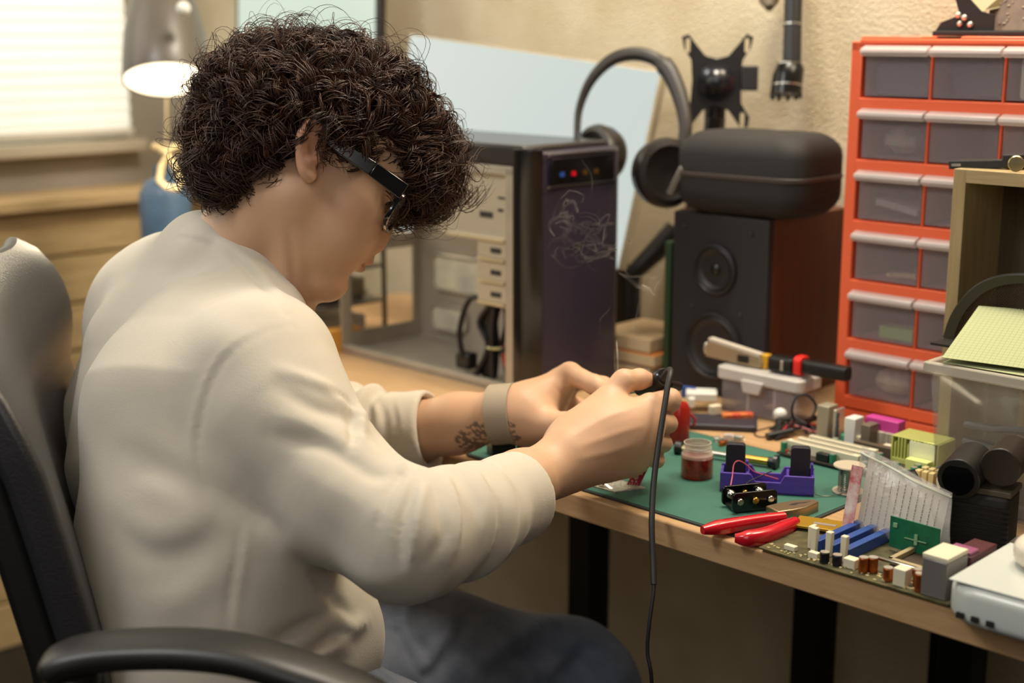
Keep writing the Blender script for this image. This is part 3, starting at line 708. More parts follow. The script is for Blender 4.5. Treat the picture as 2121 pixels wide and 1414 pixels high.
fg.tube([frame_pt(-.12, .45), frame_pt(0, .62) + HF * .002, frame_pt(.12, .45)], .0028, 8)
fg.obj('rims', M_fr, GLR, world=True)

# ---------------------------------------------------------------- wristband on the left wrist
wb = G(); c = P(1045, 857, 1.585); a = axL
e1 = np.cross(a, CU); e1 /= np.linalg.norm(e1); e2 = np.cross(e1, a); n = 40
for k, (w, r_) in enumerate(((-.0135, .0322), (-.0135, .0340), (.0135, .0336), (.0135, .0318))):
    for i in range(n):
        th = 2 * math.pi * i / n; wb.v.append(tuple(c + a * w + (e1 * math.cos(th) + e2 * math.sin(th)) * r_))
for k in range(4):
    for i in range(n): wb.f.append((k * n + i, k * n + (i + 1) % n, ((k + 1) % 4) * n + (i + 1) % n, ((k + 1) % 4) * n + i))
wb.obj('wristband', mat('woven_band', 'a79a86', .6, metal=.25, bump=(1500, .6, .0006)), pr, world=True)

# ---------------------------------------------------------------- hair
HAIR = Field([(0, [ell(P(622, 265, 1.452), (.106, .094, .085), np.array([[.97, 0, -.2], [0, 1, 0], [.2, 0, .97]]), .03), ell(P(508, 322, 1.458), (.048, .080, .048), np.eye(3), .03), ell(P(750, 230, 1.46), (.060, .074, .064), np.eye(3), .03),
                   ell(P(850, 325, 1.475), (.042, .062, .056), np.eye(3), .03), ell(P(610, 180, 1.455), (.072, .064, .043), np.eye(3), .03)])])
# skin that stays free of hair: near cheek, ear lobe, neck
def keep_out(p, m=0.):
    q = (p - HO) @ HM.T; ok = np.ones(len(p), bool)
    d = ((p - CAMP) @ CF); px = CX + F_PX * ((p - CAMP) @ CR) / d; py = CY - F_PX * ((p - CAMP) @ CU) / d
    lim = np.interp(px, [380, 430, 520, 575, 600, 612, 640, 660, 700, 760, 800, 840, 870, 960], [440, 455, 440, 400, 350, 305, 300, 345, 358, 352, 345, 395, 515, 470])
    return (py > lim + m) & (d < 1.50)
hairR = np.random.RandomState(11)
def sample_env(n):
    out = []; 
    while len(out) < n:
        c = np.array([[-.42, 1.25, .98]]) + hairR.rand(4000, 3) * np.array([[.42, .42, .36]])
        v = HAIR.ev(c); c = c[np.abs(v) < .02]; v = HAIR.ev(c)
        for _ in range(3):
            e = 1e-3; g = np.stack([HAIR.ev(c + np.eye(3)[i] * e) - HAIR.ev(c - np.eye(3)[i] * e) for i in range(3)], 1); g /= np.linalg.norm(g, axis=1)[:, None] + 1e-9; c = c - g * HAIR.ev(c)[:, None]
        q = (c - HO) @ HM.T
        ok = (~keep_out(c, -12)) & ~((q[:, 2] < .0) & (q[:, 0] > .03) & (np.abs(q[:, 1]) < .06) & (q[:, 0] < .11))
        c = c[ok]; g = g[ok]; out += list(zip(c, g))
    hairR.shuffle(out); return out[:n]
# scalp mass below the curls
HB = Field([(0, [ell(p.c, p.r - .013, p.M, .03) for p in HAIR.groups[0][1]])], [ell(P(648, 335, 1.36), (.020, .05, .030), np.eye(3), .008, 's'), ell(P(735, 440, 1.37), (.055, .075, .052), np.eye(3), .006, 's'),
      ell(P(560, 470, 1.40), (.05, .06, .035), np.eye(3), .006, 's')], lambda p: .004 * vnoise(p, 60, 1) + .005 * vnoise(p, 28, 2))
V, Q = mesh_field(HB, (-.44, 1.2, .95), (.02, 1.7, 1.36), .004)
M_hm = mat('hair_mass', '140c09', .75, spec=.1)
hair_o = mesh_obj('hair', V, Q, M_hm, pr)
def curls(n_clump, per, seed, rad, length, wild, rr, keepm=0, pick=None):
    R_ = np.random.RandomState(seed); NP = 26; strands = []; rads = []
    env = sample_env(n_clump if pick is None else n_clump * 30)
    if pick is not None:
        c_ = np.array([e_[0] for e_ in env]); d_ = (c_ - CAMP) @ CF; ok_ = pick(CX + F_PX * ((c_ - CAMP) @ CR) / d_, CY - F_PX * ((c_ - CAMP) @ CU) / d_)
        env = [e_ for e_, o_ in zip(env, ok_) if o_][:n_clump]
    t = np.linspace(0, 1, NP)
    for (s, g) in env:
        down = np.array([0, 0, -1.]); q = (s - HO) @ HM.T
        comb = down * .8 + HF * (.9 if q[0] > .05 else -.25 * (q[0] < 0)) + R_.randn(3) * .6
        tg = comb - g * (comb @ g); tg /= np.linalg.norm(tg) + 1e-9
        L_ = length * R_.uniform(.6, 1.25); cr = rad * R_.uniform(.55, 1.35); turns = L_ / (cr * R_.uniform(2.2, 4.2)) / 1.3; ph = R_.rand() * 6.28; hand = R_.choice([-1, 1])
        inset = -.012 + R_.rand() * .008; bul = wild * R_.uniform(.2, 1.3)
        ctr = s[None] + g[None] * (inset + bul * np.sin(t * 2.2)[:, None] ** 1) + tg[None] * (L_ * .62 * (t[:, None]))
        # follow the volume
        ctr = ctr - g[None] * (.5 * (L_ * .62 * t[:, None]) ** 2 / .10) 
        ax = tg; b1 = np.cross(ax, g); b1 /= np.linalg.norm(b1) + 1e-9; b2 = g
        for k in range(per):
            o1, o2 = R_.randn(2) * cr * .15; sc = R_.uniform(.75, 1.2); pp = ph + R_.randn() * .28; tl = R_.uniform(.75, 1.0)
            tt = t * tl; w = np.minimum(1, tt * 3.5) * (1 + .35 * tt)
            a_ = pp + hand * turns * 6.283 * tt * (1 + .06 * R_.randn())
            frz = .0007 * R_.randn(NP, 3).cumsum(0) * .5
            pts = ctr + (b1[None] * (np.cos(a_) * cr * sc * w + o1)[:, None] + b2[None] * (np.sin(a_) * cr * sc * w + o2)[:, None]) + frz
            if keepm is not None:
                ko = keep_out(pts, keepm)
                if ko.sum() > 2: continue
            strands.append(pts); rads.append(rr * R_.uniform(.6, 1.3) * np.concatenate([np.ones(NP - 6), np.linspace(.9, .15, 6)]))
    return np.array(strands), np.array(rads)
def strand_mesh(name, S_, R_, m, parent):
    n, NP, _ = S_.shape; tg = np.gradient(S_, axis=1); tg /= np.linalg.norm(tg, axis=2, keepdims=True) + 1e-9
    up = np.cross(tg, np.array([.3, .5, .81])); up /= np.linalg.norm(up, axis=2, keepdims=True) + 1e-9; w = np.cross(tg, up)
    V_ = np.stack([S_ + (up * math.cos(a) + w * math.sin(a)) * R_[..., None] for a in (0, 2.094, 4.189)], 2).reshape(-1, 3)
    b = (np.arange(n)[:, None] * NP + np.arange(NP - 1)[None]).ravel()[:, None] * 3
    Fq = np.concatenate([b + np.array([k, (k + 1) % 3, 3 + (k + 1) % 3, 3 + k]) for k in range(3)])
    return mesh_obj(name, V_, Fq, m, parent)
M_hr = mat('curly_hair', '2b1911', .45, var=(40, '4a2e1c'), spec=.4)
S1, R1 = curls(1000, 12, 21, .0092, .070, .005, .00062)
S2_, R2_ = curls(330, 5, 22, .0105, .085, .012, .00042)
S4, R4 = curls(60, 8, 31, .0105, .115, .004, .00055, None, lambda px, py: (px > 815) & (py > 330))
S5, R5 = curls(50, 6, 32, .010, .08, .012, .0005, None, lambda px, py: (px < 470) & (py > 300))
S3, R3 = curls(260, 2, 23, .016, .10, .022, .00026, -5)
print('strands', len(S1), len(S2_), len(S3))
strand_mesh('curls', np.concatenate([S1, S2_, S3, S4, S5]), np.concatenate([R1, R2_, R3, R4, R5]), M_hr, hair_o)
# ---------------------------------------------------------------- materials of the things
M_orange = mat('orange_plastic', 'e2623c', .42)
M_clear = mat('clear_drawer', 'b9aeb2', .22, alpha=.20, spec=.6)
M_clearl = mat('clear_handle', 'd6ccc9', .2, alpha=.55, spec=.6)
M_bplas = mat('black_plastic', '141313', .38); M_bmatte = mat('matte_black', '1b1918', .75); M_rub = mat('black_rubber', '151414', .55)
M_steel = mat('bright_steel', 'b9b4aa', .28, metal=1.); M_dsteel = mat('dull_steel', '9a9287', .45, metal=.9); M_brass = mat('brass', 'c9a24e', .3, metal=1.)
M_cream = mat('cream_plastic', 'd8d0b4', .45); M_white = mat('white_plastic', 'd9d8d0', .4); M_green = mat('green_board', '0f6b48', .4, var=(120, '0c5a3c'))
M_dpcb = mat('dark_board', '2a2620', .45, var=(90, '3c362b')); M_blue = mat('blue_connector', '22468c', .4); M_pink = mat('magenta_connector', 'c33f8e', .45)
M_gcap = mat('green_capacitor', '2f7a58', .35); M_silver = mat('silver_cap_top', 'cfcabd', .35, metal=.8); M_red = mat('red_plastic', 'c01022', .25, coat=.5); M_dark = mat('dark_grey', '2c2a2d', .5)
M_gold = mat('gold_label', 'a5801f', .4, metal=.4); M_yel = mat('yellow_lit_heatsink', 'd9dd7c', .35, metal=.3); M_copper = mat('copper_coil', 'b5652f', .35, metal=.9)  # heatsink metal tinted with the yellow light that falls on it
def fd(px, py, z=DT): return T(px, py, z)

# ---------------------------------------------------------------- green mat
mt = thing('cutting_mat', 'green cutting mat with rounded corners and dark edge on the desk', 'mat', D(0, 0, DT), RZ)
mg = G(); c0 = (-.20, .012); c1 = (.222, .275)
g = G().rbox(((c0[0] + c1[0]) / 2 - 0, (c0[1] + c1[1]) / 2, .001), (c1[0] - c0[0], c1[1] - c0[1], .002), .02, 6); g.obj('border', mat('mat_border', '232c2b', .6), mt)
g = G().rbox(((c0[0] + c1[0]) / 2, (c0[1] + c1[1]) / 2, .0016), (c1[0] - c0[0] - .007, c1[1] - c0[1] - .007, .0017), .018, 6); g.obj('sheet', mat('green_mat', '366858', .55, bump=(600, .2, .0003), var=(8, '326152')), mt)
MZ = DT + .0026

# ---------------------------------------------------------------- orange drawer cabinet
cb = thing('drawer_cabinet', 'tall orange plastic cabinet with rows of clear drawers against the wall', 'drawer cabinet', D(.012, .469, DT), RZ)
NC, NR = 4, 6; cp, rp_ = .0905, .0745; W_ = .017 * 2 + NC * cp; HH = .468; z0_ = .030
fr_ = G(); dep = .155
fr_.b2((0, 0, 0), (.015, dep, HH)).b2((W_ - .015, 0, 0), (W_, dep, HH)).b2((0, 0, HH - .012), (W_, dep, HH)).b2((0, 0, 0), (W_, dep, .012)).b2((.004, dep - .004, .004), (W_ - .004, dep, HH - .004))
for r in range(NR): fr_.b2((.011, .0, z0_ + r * rp_ - .018 + (0 if r else .002)), (W_ - .011, dep - .004, z0_ + r * rp_ - .001))
fr_.b2((.011, 0, z0_ + NR * rp_ - .006), (W_ - .011, dep - .004, HH - .012))
for c in range(1, NC): fr_.b2((.017 + c * cp - .0016, 0, .012), (.017 + c * cp + .0016, dep - .004, HH - .012))
for zz in (.03, .19, .35): fr_.b2((-.006, .01, zz), (.002, dep - .01, zz + .095))
for xx in (.0, .13, .27): fr_.b2((xx + .01, .004, HH - .002), (xx + .09, dep - .01, HH + .006))
fr_.obj('frame', M_orange, cb, bevel=.0018)
stuffs = {(5, 0): 'grey', (4, 0): 'clear', (3, 0): 'bag', (2, 0): 'none', (1, 0): 'greenlid', (0, 0): 'cloth'}
for r in range(NR):
    for c in range(NC):
        x0 = .017 + c * cp + .003; x1 = .017 + (c + 1) * cp - .003; z0 = z0_ + r * rp_ + .0015; h_ = .0525
        d_ = G(); th = .0014
        d_.b2((x0, .002, z0), (x1, .002 + th, z0 + h_)).b2((x0, .002, z0), (x1, .13, z0 + th)).b2((x0, .002, z0), (x0 + th, .13, z0 + h_ - .004)).b2((x1 - th, .002, z0), (x1, .13, z0 + h_ - .004)).b2((x0, .13, z0), (x1, .13 + th, z0 + h_ - .004))
        dr = d_.obj('drawer', M_clear, cb)
        hg = G(); hz = z0 + h_ - .0035
        hg.prism([(.002, hz), (-.008, hz - .002), (-.012, hz + .002), (-.011, hz + .0065), (.0, hz + .0105), (.004, hz + .0105), (.004, hz + .0085), (-.006, hz + .0045), (.002, hz + .002)], x0 - .0015, x1 + .0015, 'x')
        hg.obj('handle', M_clearl, dr, bevel=.0008)
def inside(name, label, cat, r, c, build, m):
    x = .017 + (c + .5) * cp; loc = D(.012 + x, .469 + .045, DT + z0_ + r * rp_ + .0032)
    t = tag(build(G()).obj(name, m), label, cat); t.location = loc; t.rotation_euler = (0, 0, RZ); return t
inside('grey_pouch', 'dark grey pouch inside the top left clear drawer', 'pouch', 5, 0, lambda g: g.rbox((0, 0, .018), (.070, .06, .036), .008, axis='y'), mat('pouch_grey', '3b3742', .6))
inside('grey_pouch', 'dark brown-grey pouch inside the second drawer of the top row', 'pouch', 5, 1, lambda g: g.rbox((.004, .01, .018), (.066, .06, .034), .008, axis='y'), mat('pouch_brown', '40343a', .6))
inside('paper_pack', 'pale grey pack inside the third drawer of the top row', 'packet', 5, 2, lambda g: g.rbox((.004, -.012, .023), (.066, .05, .046), .004, axis='y'), mat('pale_pack', 'a8a69b', .6))
inside('foil_bag', 'crumpled greenish clear bag in the second drawer from the top, left column', 'bag', 4, 0, lambda g: g.ball((-.004, -.008, .019), .018, 10, (1.5, 1.2, 1)), mat('greenish_film', '6f9080', .25, bump=(60, 1, .01), alpha=.8, var=(60, 'a08080')))
inside('grey_packet', 'grey plastic packet lying slanted in the third drawer from the top, left column', 'packet', 3, 0, lambda g: g.box((0, -.004, .016), (.058, .045, .008), (.1, .18, 0)), mat('grey_film', '8f8b8d', .3, bump=(80, .6, .006)))
inside('resistor_strip', 'beige strip of resistors in the fourth drawer from the top, left column', 'component strip', 2, 0, lambda g: g.box((.014, -.025, .006), (.040, .012, .005), (0, -.05, 0)), mat('resistor_beige', 'b39a70', .5, var=(300, '7a6045')))
inside('terminal_block', 'lime green terminal strip in the fifth drawer from the top, left column', 'terminal block', 1, 0, lambda g: g.b2((-.012, -.030, 0), (.034, -.005, .014)), mat('lime_plastic', '7fa04e', .5))
inside('cotton_cloth', 'crumpled cream cloth in the bottom drawer of the left column', 'cloth', 0, 0, lambda g: g.ball((.006, -.012, .018), .02, 12, (1.4, 1.1, .85)), mat('cream_cloth', 'b9a88f', .9, bump=(50, 1, .02)))
inside('cable_coil', 'dark coil of cable in the bottom drawer, second column', 'cable', 0, 1, lambda g: g.tube([(.02 * math.cos(a / 3), -.02 + .004 * math.sin(a), .02 + .016 * math.sin(a / 3)) for a in range(40)], .004, 8), M_dark)
inside('black_parts_box', 'black box of small parts in the fifth drawer, second column', 'box', 1, 1, lambda g: g.b2((-.02, -.02, 0), (.03, .03, .03)), M_dark)

# dark circuit board with a black bracket leaning on top of the cabinet
CT = DT + HH + .0065
mbk = thing('leaning_circuit_board', 'brown circuit board standing tilted with its underside out, on the orange cabinet', 'circuit board', D(.150, .53, CT), RZ)
R_ = (math.radians(-22), 0, 0)
pb = G(); pb.box((.13, .035, .085), (.26, .0016, .17), R_); board = pb.obj('board', mat('brown_board', '5d4c40', .45, var=(70, '6c5a4a')), mbk)
sd = G()
for row, (z, n_, x0) in enumerate(((.020, 34, .09), (.026, 34, .09), (.062, 60, .02), (.066, 60, .02), (.078, 60, .02), (.082, 60, .02))):
    for i in range(n_):
        x = x0 + i * .0036; y, zz = -.0018, z - .085
        v = rotm(R_) @ Vector((0, y, zz)); sd.box((x, .035 + v.y, .085 + v.z), (.0014, .0014, .0014), R_)
for i in range(34):
    x = rnd.uniform(.01, .12); z = rnd.uniform(-.08, -.02); v = rotm(R_) @ Vector((0, -.0016, z)); sd.box((x, .035 + v.y, .085 + v.z), (rnd.uniform(.001, .004), .0012, .0014), R_)
sd.obj('solder_joints', mat('tinned_joint', 'a89880', .4, metal=.5), mbk)['kind'] = 'stuff'
G().b2((-.055, -.02, 0), (.25, .05, .006)).obj('foot_rail', M_bmatte, mbk, bevel=.0015)
br = G(); br.prism([(-.055, .006), (-.048, .016), (-.025, .024), (-.041, .068), (.002, .028), (.018, .024), (.018, .006)], -.012, -.009, 'y'); br.obj('bracket', M_bmatte, mbk)
br = G(); br.add([(-.041, -.010, .068), (.03, .05, .078), (.03, .05, .040), (.002, -.010, .028), (-.041, -.008, .068), (.03, .052, .078), (.03, .052, .040), (.002, -.008, .028)], [(0, 1, 2, 3), (7, 6, 5, 4), (0, 4, 5, 1), (1, 5, 6, 2), (2, 6, 7, 3), (3, 7, 4, 0)])
br.obj('wing_plate', mat('olive_plate', '8f8660', .5), mbk)
for (x, z) in ((-.026, .024), (-.018, .021), (-.023, .014), (-.010, .013)):
    G().ball((x, -.0135, z), .0038, 10).obj('screw', M_silver, mbk)

# ---------------------------------------------------------------- wooden box with open front
wb_ = thing('wooden_box', 'oak box shelf with an open front standing before the orange cabinet', 'shelf box', D(.213, .362, DT), RZ)
M_wbox = wood('box_oak', 'a48f66', '8d7850', (30, 30, 2.5), .55)
BW, BD, BH = .26, .095, .335; t_ = .0145
_p = P(1975, 350, 1.62)
bx = G(); bx.b2((0, 0, 0), (t_, BD, BH)); bx.obj('side_board', M_wbox, wb_, bevel=.0006)
G().b2((BW - t_, 0, 0), (BW, BD, BH)).obj('side_board', M_wbox, wb_, bevel=.0006)
G().b2((t_, 0, BH - t_), (BW - t_, BD, BH)).obj('top_board', wood('box_oak_top', 'ab966d', '927d55', (2.5, 30, 30), .5), wb_, bevel=.0006)
G().b2((t_, 0, 0), (BW - t_, BD, t_)).obj('bottom_board', MATS['box_oak_top'], wb_, bevel=.0006)
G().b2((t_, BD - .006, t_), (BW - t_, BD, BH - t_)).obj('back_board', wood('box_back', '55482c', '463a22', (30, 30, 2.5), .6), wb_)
print('box corner', ST(P(1975, 350, 1.62)))
BT = DT + BH
def knife(loc, rz, label, tilt=0):
    t = thing('utility_strap_tool', label, 'tool', loc, rot=(0, tilt, rz))
    g = G(); g.rbox((0, 0, .0045), (.075, .011, .009), .004, 4); g.obj('handle', mat('textured_black', '121214', .6, bump=(900, 1, .001)), t, bevel=.0008)
    G().rbox((.03, 0, .0075), (.022, .014, .014), .003, 4).obj('head', M_bmatte, t, bevel=.001)
    G().rbox((-.029, -.0058, .0045), (.010, .0006, .003), .001, 3, axis='y').obj('slot', M_silver, t)
    G().box((-.005, -.001, .0092), (.04, .006, .0006)).obj('blade', M_steel, t)
    return t
knife(D(.235, .388, BT), RZ + .30, 'black ribbed folding tool lying on the oak box at its left edge', -.06)
knife(D(.272, .410, BT), RZ + .12, 'second black ribbed tool on the oak box, behind the first one')
o = tag(G().lathe([(.0, -.0012), (.0075, -.0012), (.0085, 0), (.0075, .0012), (.003, .0012), (.003, .0006), (0, .0006)], (0, 0, .0088), 24, rot=(math.pi / 2, 0, 0)).obj('brass_washer', mat('tarnished_brass', '9c8c68', .35, metal=.9)), 'small tarnished brass disc standing on edge on the oak box', 'disc')
o.location = D(.278, .372, BT); o.rotation_euler = (0, 0, RZ + .5)
o = tag(G().lathe([(0, 0), (.0155, 0), (.0165, .002), (.0165, .016), (.015, .018), (0, .018)], (0, 0, 0), 28).obj('tape_roll', mat('pale_blue_roll', '8c99ac', .35)), 'pale blue-grey round cap on the oak box at the picture edge', 'cap')
o.location = D(.312, .385, BT)

# ---------------------------------------------------------------- clear container with cables, paper, mesh tray
cnt = thing('clear_container', 'large clear plastic container holding cables in front of the oak box', 'container', D(.270, .235, DT), RZ)
M_tub = mat('clear_tub', 'b3ab9a', .12, alpha=.16, spec=.7); M_tubr = mat('clear_tub_rim', 'c9c2b0', .15, alpha=.62, spec=.7)
CH = .150
tb = G(); x1, y1 = .26, .115; e_ = .010
def tubw(a, b): tb.add([(a[0], a[1], 0), (b[0], b[1], 0), (b[2], b[3], CH), (a[2], a[3], CH)], [(0, 1, 2, 3)])
cor = [(e_, e_, 0, 0), (x1 - e_, e_, x1, 0), (x1 - e_, y1 - e_, x1, y1), (e_, y1 - e_, 0, y1)]
for i in range(4): tubw(cor[i], cor[(i + 1) % 4])
tb.add([(c_[0], c_[1], .001) for c_ in cor], [(0, 1, 2, 3)])
o = tb.obj('tub', M_tub, cnt); sm = o.modifiers.new('thick', 'SOLIDIFY'); sm.thickness = .0014
rm_ = G()
for (a, b, sh) in (((-.007, -.007), (x1 + .007, 0), 0), ((-.007, y1), (x1 + .007, y1 + .007), 0), ((-.007, -.007), (.0, y1 + .007), 0), ((x1, -.007), (x1 + .007, y1 + .007), 0)):
    rm_.b2((a[0], a[1], CH - .010), (b[0], b[1], CH + .002))
rm_.obj('rim', M_tubr, cnt, bevel=.0022)
def inner(name, label, cat, g, m, **kw):
    o = g.obj(name, m, **kw); tag(o, label, cat); o.location = D(.270, .235, DT); o.rotation_euler = (0, 0, RZ); return o
cw = []
for i in range(70):
    a = i / 69 * 2 * math.pi * 2.2; cw.append((.085 + .062 * math.cos(a) + .006 * math.sin(i), .052 + .030 * math.sin(a), .032 + .0012 * i + .010 * math.sin(a * .5)))
inner('coiled_cable', 'loops of grey cable lying inside the clear container', 'cable', G().tube(spline(cw, 3), .0034, 8), mat('grey_cable', '4a4f57', .5))
inner('power_adapter', 'black power adapter block inside the clear container', 'power adapter', G().rbox((.205, .05, .065), (.07, .05, .085), .006, axis='y'), M_bmatte, bevel=.002)
inner('cardboard_card', 'tan cardboard sheet standing inside the clear container', 'card', G().b2((.05, .098, .003), (.12, .101, .11)), mat('tan_card', 'a98c5e', .8))
inner('lavender_pouch', 'flat mauve-grey pouch at the bottom of the clear container', 'pouch', G().rbox((.07, .05, .009), (.10, .07, .014), .006, axis='y'), mat('mauve_grey', '55525f', .5), bevel=.002)

# black mesh tray behind the papers
mtray = thing('mesh_tray', 'black wire-mesh letter tray with curved side standing behind the paper', 'mesh tray', D(.228, .338, DT + .1545), RZ)
arc = [(0, 0), (.006, .022), (.018, .044), (.036, .063), (.062, .075), (.10, .080), (.16, .080), (.16, 0)]
arcs = spline([(a, 0, b) for a, b in arc[:7]], 5)
G().tube([tuple(p) for p in arcs], .0022, 8).obj('rim_wire', mat('black_wire', '2a2820', .35, metal=.5), mtray)
G().prism([(p[0], p[2]) for p in arcs] + [(p[0] * .92 + .012, p[2] * .90) for p in reversed(arcs)], -.004, -.0025, 'y').obj('rim_band', mat('olive_black', '3a3826', .45, metal=.3), mtray)
mesh_ = G(); st_ = .0032
def arcz(x):
    xs = [p[0] for p in arcs]; zs = [p[2] for p in arcs]; return float(np.interp(x, xs, zs)) if x < arcs[-1][0] else .080
def arcx(z):
    xs = [p[0] for p in arcs]; zs = [p[2] for p in arcs]; return float(np.interp(z, zs, xs))
for sgn in (1, -1):
    for i in range(-30, 60):
        pts = []
        for k in range(72):
            z = k * .00115; x = i * st_ + sgn * z * .9
            if .002 < x < .155 and z < arcz(x) - .003: pts.append((x, 0, z))
        if len(pts) > 2: mesh_.tube([pts[0], pts[-1]], .00042, 4)
mesh_.obj('wire_mesh', mat('mesh_wire', '4c4030', .4, metal=.6), mtray)
G().b2((.002, -.035, -.0025), (.16, .001, 0)).obj('base_sheet', mat('black_sheet', '1a1815', .5), mtray)
# lined yellow-green paper
M_pap = mat('green_tinted_paper', 'bfc58c', .8)
nt = M_pap.node_tree; N = nt.nodes.new; L = nt.links.new; b = nt.nodes['Principled BSDF']
tc = N('ShaderNodeTexCoord'); br_ = N('ShaderNodeTexBrick'); br_.offset = 0; br_.inputs['Scale'].default_value = 1; br_.inputs['Brick Width'].default_value = .005; br_.inputs['Row Height'].default_value = .005; br_.inputs['Mortar Size'].default_value = .00028
br_.inputs['Color1'].default_value = br_.inputs['Color2'].default_value = (*lin('a0a67c'), 1); br_.inputs['Mortar'].default_value = (*lin('8a9268'), 1)
L(tc.outputs['Object'], br_.inputs['Vector']); L(br_.outputs['Color'], b.inputs['Base Color'])
def paper(name, label, loc, rz, tilt, w, h, lift=0):
    t = G().grid(lambda u, v: (u * w, v * h, .004 * math.sin(u * 2.4) * v + lift * u), 12, 8, .0005).obj(name, M_pap); tag(t, label, 'paper', None); t.location = loc; t.rotation_euler = (tilt, 0, rz); return t
paper('squared_paper', 'pale green squared paper sheet, topmost of the stack on the clear container', D(.284, .228, DT + .1590), RZ + .16, math.radians(19), .24, .112)
paper('squared_paper', 'lower pale green squared sheet showing under the top one on the container', D(.284, .230, DT + .1535), RZ + .04, math.radians(2), .24, .10)

# ---------------------------------------------------------------- loudspeaker, case, speaker drivers
sk = thing('loudspeaker', 'black-fronted bookshelf loudspeaker with brown wooden side against the wall', 'loudspeaker', D(-.232, .44, DT), RZ)
SW_, SD_, SH_ = .155, .19, .245
G().b2((0, .012, 0), (SW_, SD_, SH_)).obj('cabinet', wood('walnut_veneer', '5c3115', '47250f', (30, 30, 2), .5), sk, bevel=.001)
G().b2((0, 0, .001), (SW_, .0125, SH_ - .001)).obj('front_baffle', mat('speaker_front', '1f1d20', .65), sk, bevel=.002)
def drv(cx_, cz, R0, name):
    g = G().lathe([(R0, 0), (R0, .004), (R0 * .92, .005), (R0 * .86, .002), (R0 * .80, .0035), (R0 * .72, .001), (R0 * .3, -.004), (R0 * .28, -.004)], (0, 0, 0), 36, rot=(math.pi / 2, 0, 0))
    g.v = [(x + cx_, y - .0002, z + cz) for x, y, z in g.v]; o = g.obj(name, mat('driver_cone', '1d1b1d', .5), sk)
    G().ball((cx_, .000, cz), R0 * .24, 16, (1, .6, 1)).obj('dust_cap', mat('dust_cap_black', '141315', .25), o)
drv(SW_ * .47, .172, .034, 'tweeter'); drv(SW_ * .47, .068, .046, 'woofer')
for (x, z) in ((.035, .118), (.115, .116), (.128, .225), (.02, .225)): G().ball((x, -.001, z), .0035, 8, (1, .5, 1)).obj('screw', M_dark, sk)
# black zip case on top, hanging over the front
zc = thing('zip_case', 'rounded black zip case lying across the top of the loudspeaker', 'case', D(-.205, .418, DT + SH_), RZ + .06)
def capsule(g, w, d, z0, z1, r, n=7, m=6):
    # rounded-rectangle rings rising from z0 to z1 with rounded shoulders
    rings = []
    for i in range(m + 1):
        a = math.pi / 2 * i / m; rings.append((r * (1 - math.cos(a)) if False else r * (1 - math.sin(a)), z0 + r * (1 - math.cos(a)) if False else z0 + r * (1 - math.cos(a))))
    for i in range(m + 1):
        a = math.pi / 2 * i / m; rings.append((r * (1 - math.cos(a)), z1 - r + r * math.sin(a)))
    vs = []; cnt_ = 4 * n
    for ins, z in rings:
        ww, dd = w / 2 - ins, d / 2 - ins; rc_ = max(min(ww, dd, .03) - 0, .004)
        for (sx, sy, a0) in ((1, 1, 0), (-1, 1, 90), (-1, -1, 180), (1, -1, 270)):
            for k in range(n):
                a = math.radians(a0 + 90 * k / (n - 1)); vs.append((sx * (ww - rc_) + rc_ * math.cos(a), sy * (dd - rc_) + rc_ * math.sin(a), z))
    fs = []
    for i in range(len(rings) - 1):
        for k in range(cnt_): fs.append((i * cnt_ + k, i * cnt_ + (k + 1) % cnt_, (i + 1) * cnt_ + (k + 1) % cnt_, (i + 1) * cnt_ + k))
    fs += [tuple(range(cnt_ - 1, -1, -1)), tuple((len(rings) - 1) * cnt_ + k for k in range(cnt_))]
    return g.add(vs, fs)
g = capsule(G(), .195, .13, .0, .108, .030); g.v = [(x + .080, y + .065, z) for x, y, z in g.v]; g.obj('shell', mat('case_fabric', '1b1816', .75, bump=(600, .4, .0006)), zc)
g = G().rbox((.080, .065, .052), (.1975, .1325, .006), .031, 7); g.obj('zip', mat('zip_black', '3a302c', .5), zc, bevel=.001)
G().box((-.012, .012, .042), (.010, .020, .045), (.2, .5, .3)).obj('strap', mat('grey_strap', '6b665f', .7), zc, bevel=.003)

# ---------------------------------------------------------------- VESA bracket and its post, monitor arm
_v = P(1483, 168, 2.03)
vb = thing('monitor_bracket', 'black X-shaped monitor bracket plate on a post beside the case', 'monitor bracket', (_v[0], _v[1], DT), -.12)
vz = _v[2] - DT
G().cyl((0, 0, 0), (0, 0, vz), .015).obj('post', M_bplas, vb)
G().lathe([(0, 0), (.030, 0), (.030, .008), (.018, .014), (0, .014)], (0, 0, 0), 28).obj('base', M_bplas, vb)
pl_ = []
for (a, b) in ((-.050, .062), (-.040, .066), (-.028, .050), (-.016, .036), (0, .032), (.016, .036), (.028, .050), (.040, .066), (.050, .062), (.046, .045), (.036, .030), (.034, 0), (.036, -.030), (.048, -.050), (.046, -.064), (.034, -.062), (.018, -.040), (0, -.034), (-.018, -.040), (-.034, -.062), (-.046, -.064), (-.048, -.050), (-.036, -.030), (-.034, 0), (-.036, .030), (-.046, .045)): pl_.append((a, b + vz))
G().prism(pl_, -.022, -.019, 'y').obj('plate', mat('bracket_black', '262422', .4, metal=.4), vb, bevel=.0008)
G().lathe([(0, 0), (.024, 0), (.026, -.004), (.020, -.006), (.012, -.010), (.008, -.016), (0, -.017)], (0, -.022, vz), 28, rot=(-math.pi / 2, 0, 0)).obj('hub', mat('hub_black', '1c1c1f', .2), vb)
G().b2((.034, -.03, vz - .012), (.058, -.015, vz + .022)).obj('side_block', M_bmatte, vb, bevel=.002)
for (x, z) in ((-.041, .050), (.041, .050), (-.038, -.053), (.038, -.053)): G().rbox((x, -.0225, z + vz), (.006, .0014, .020), .0028, 4, axis='y').obj('slot', mat('slot_light', 'b7aa8a', .7), vb)
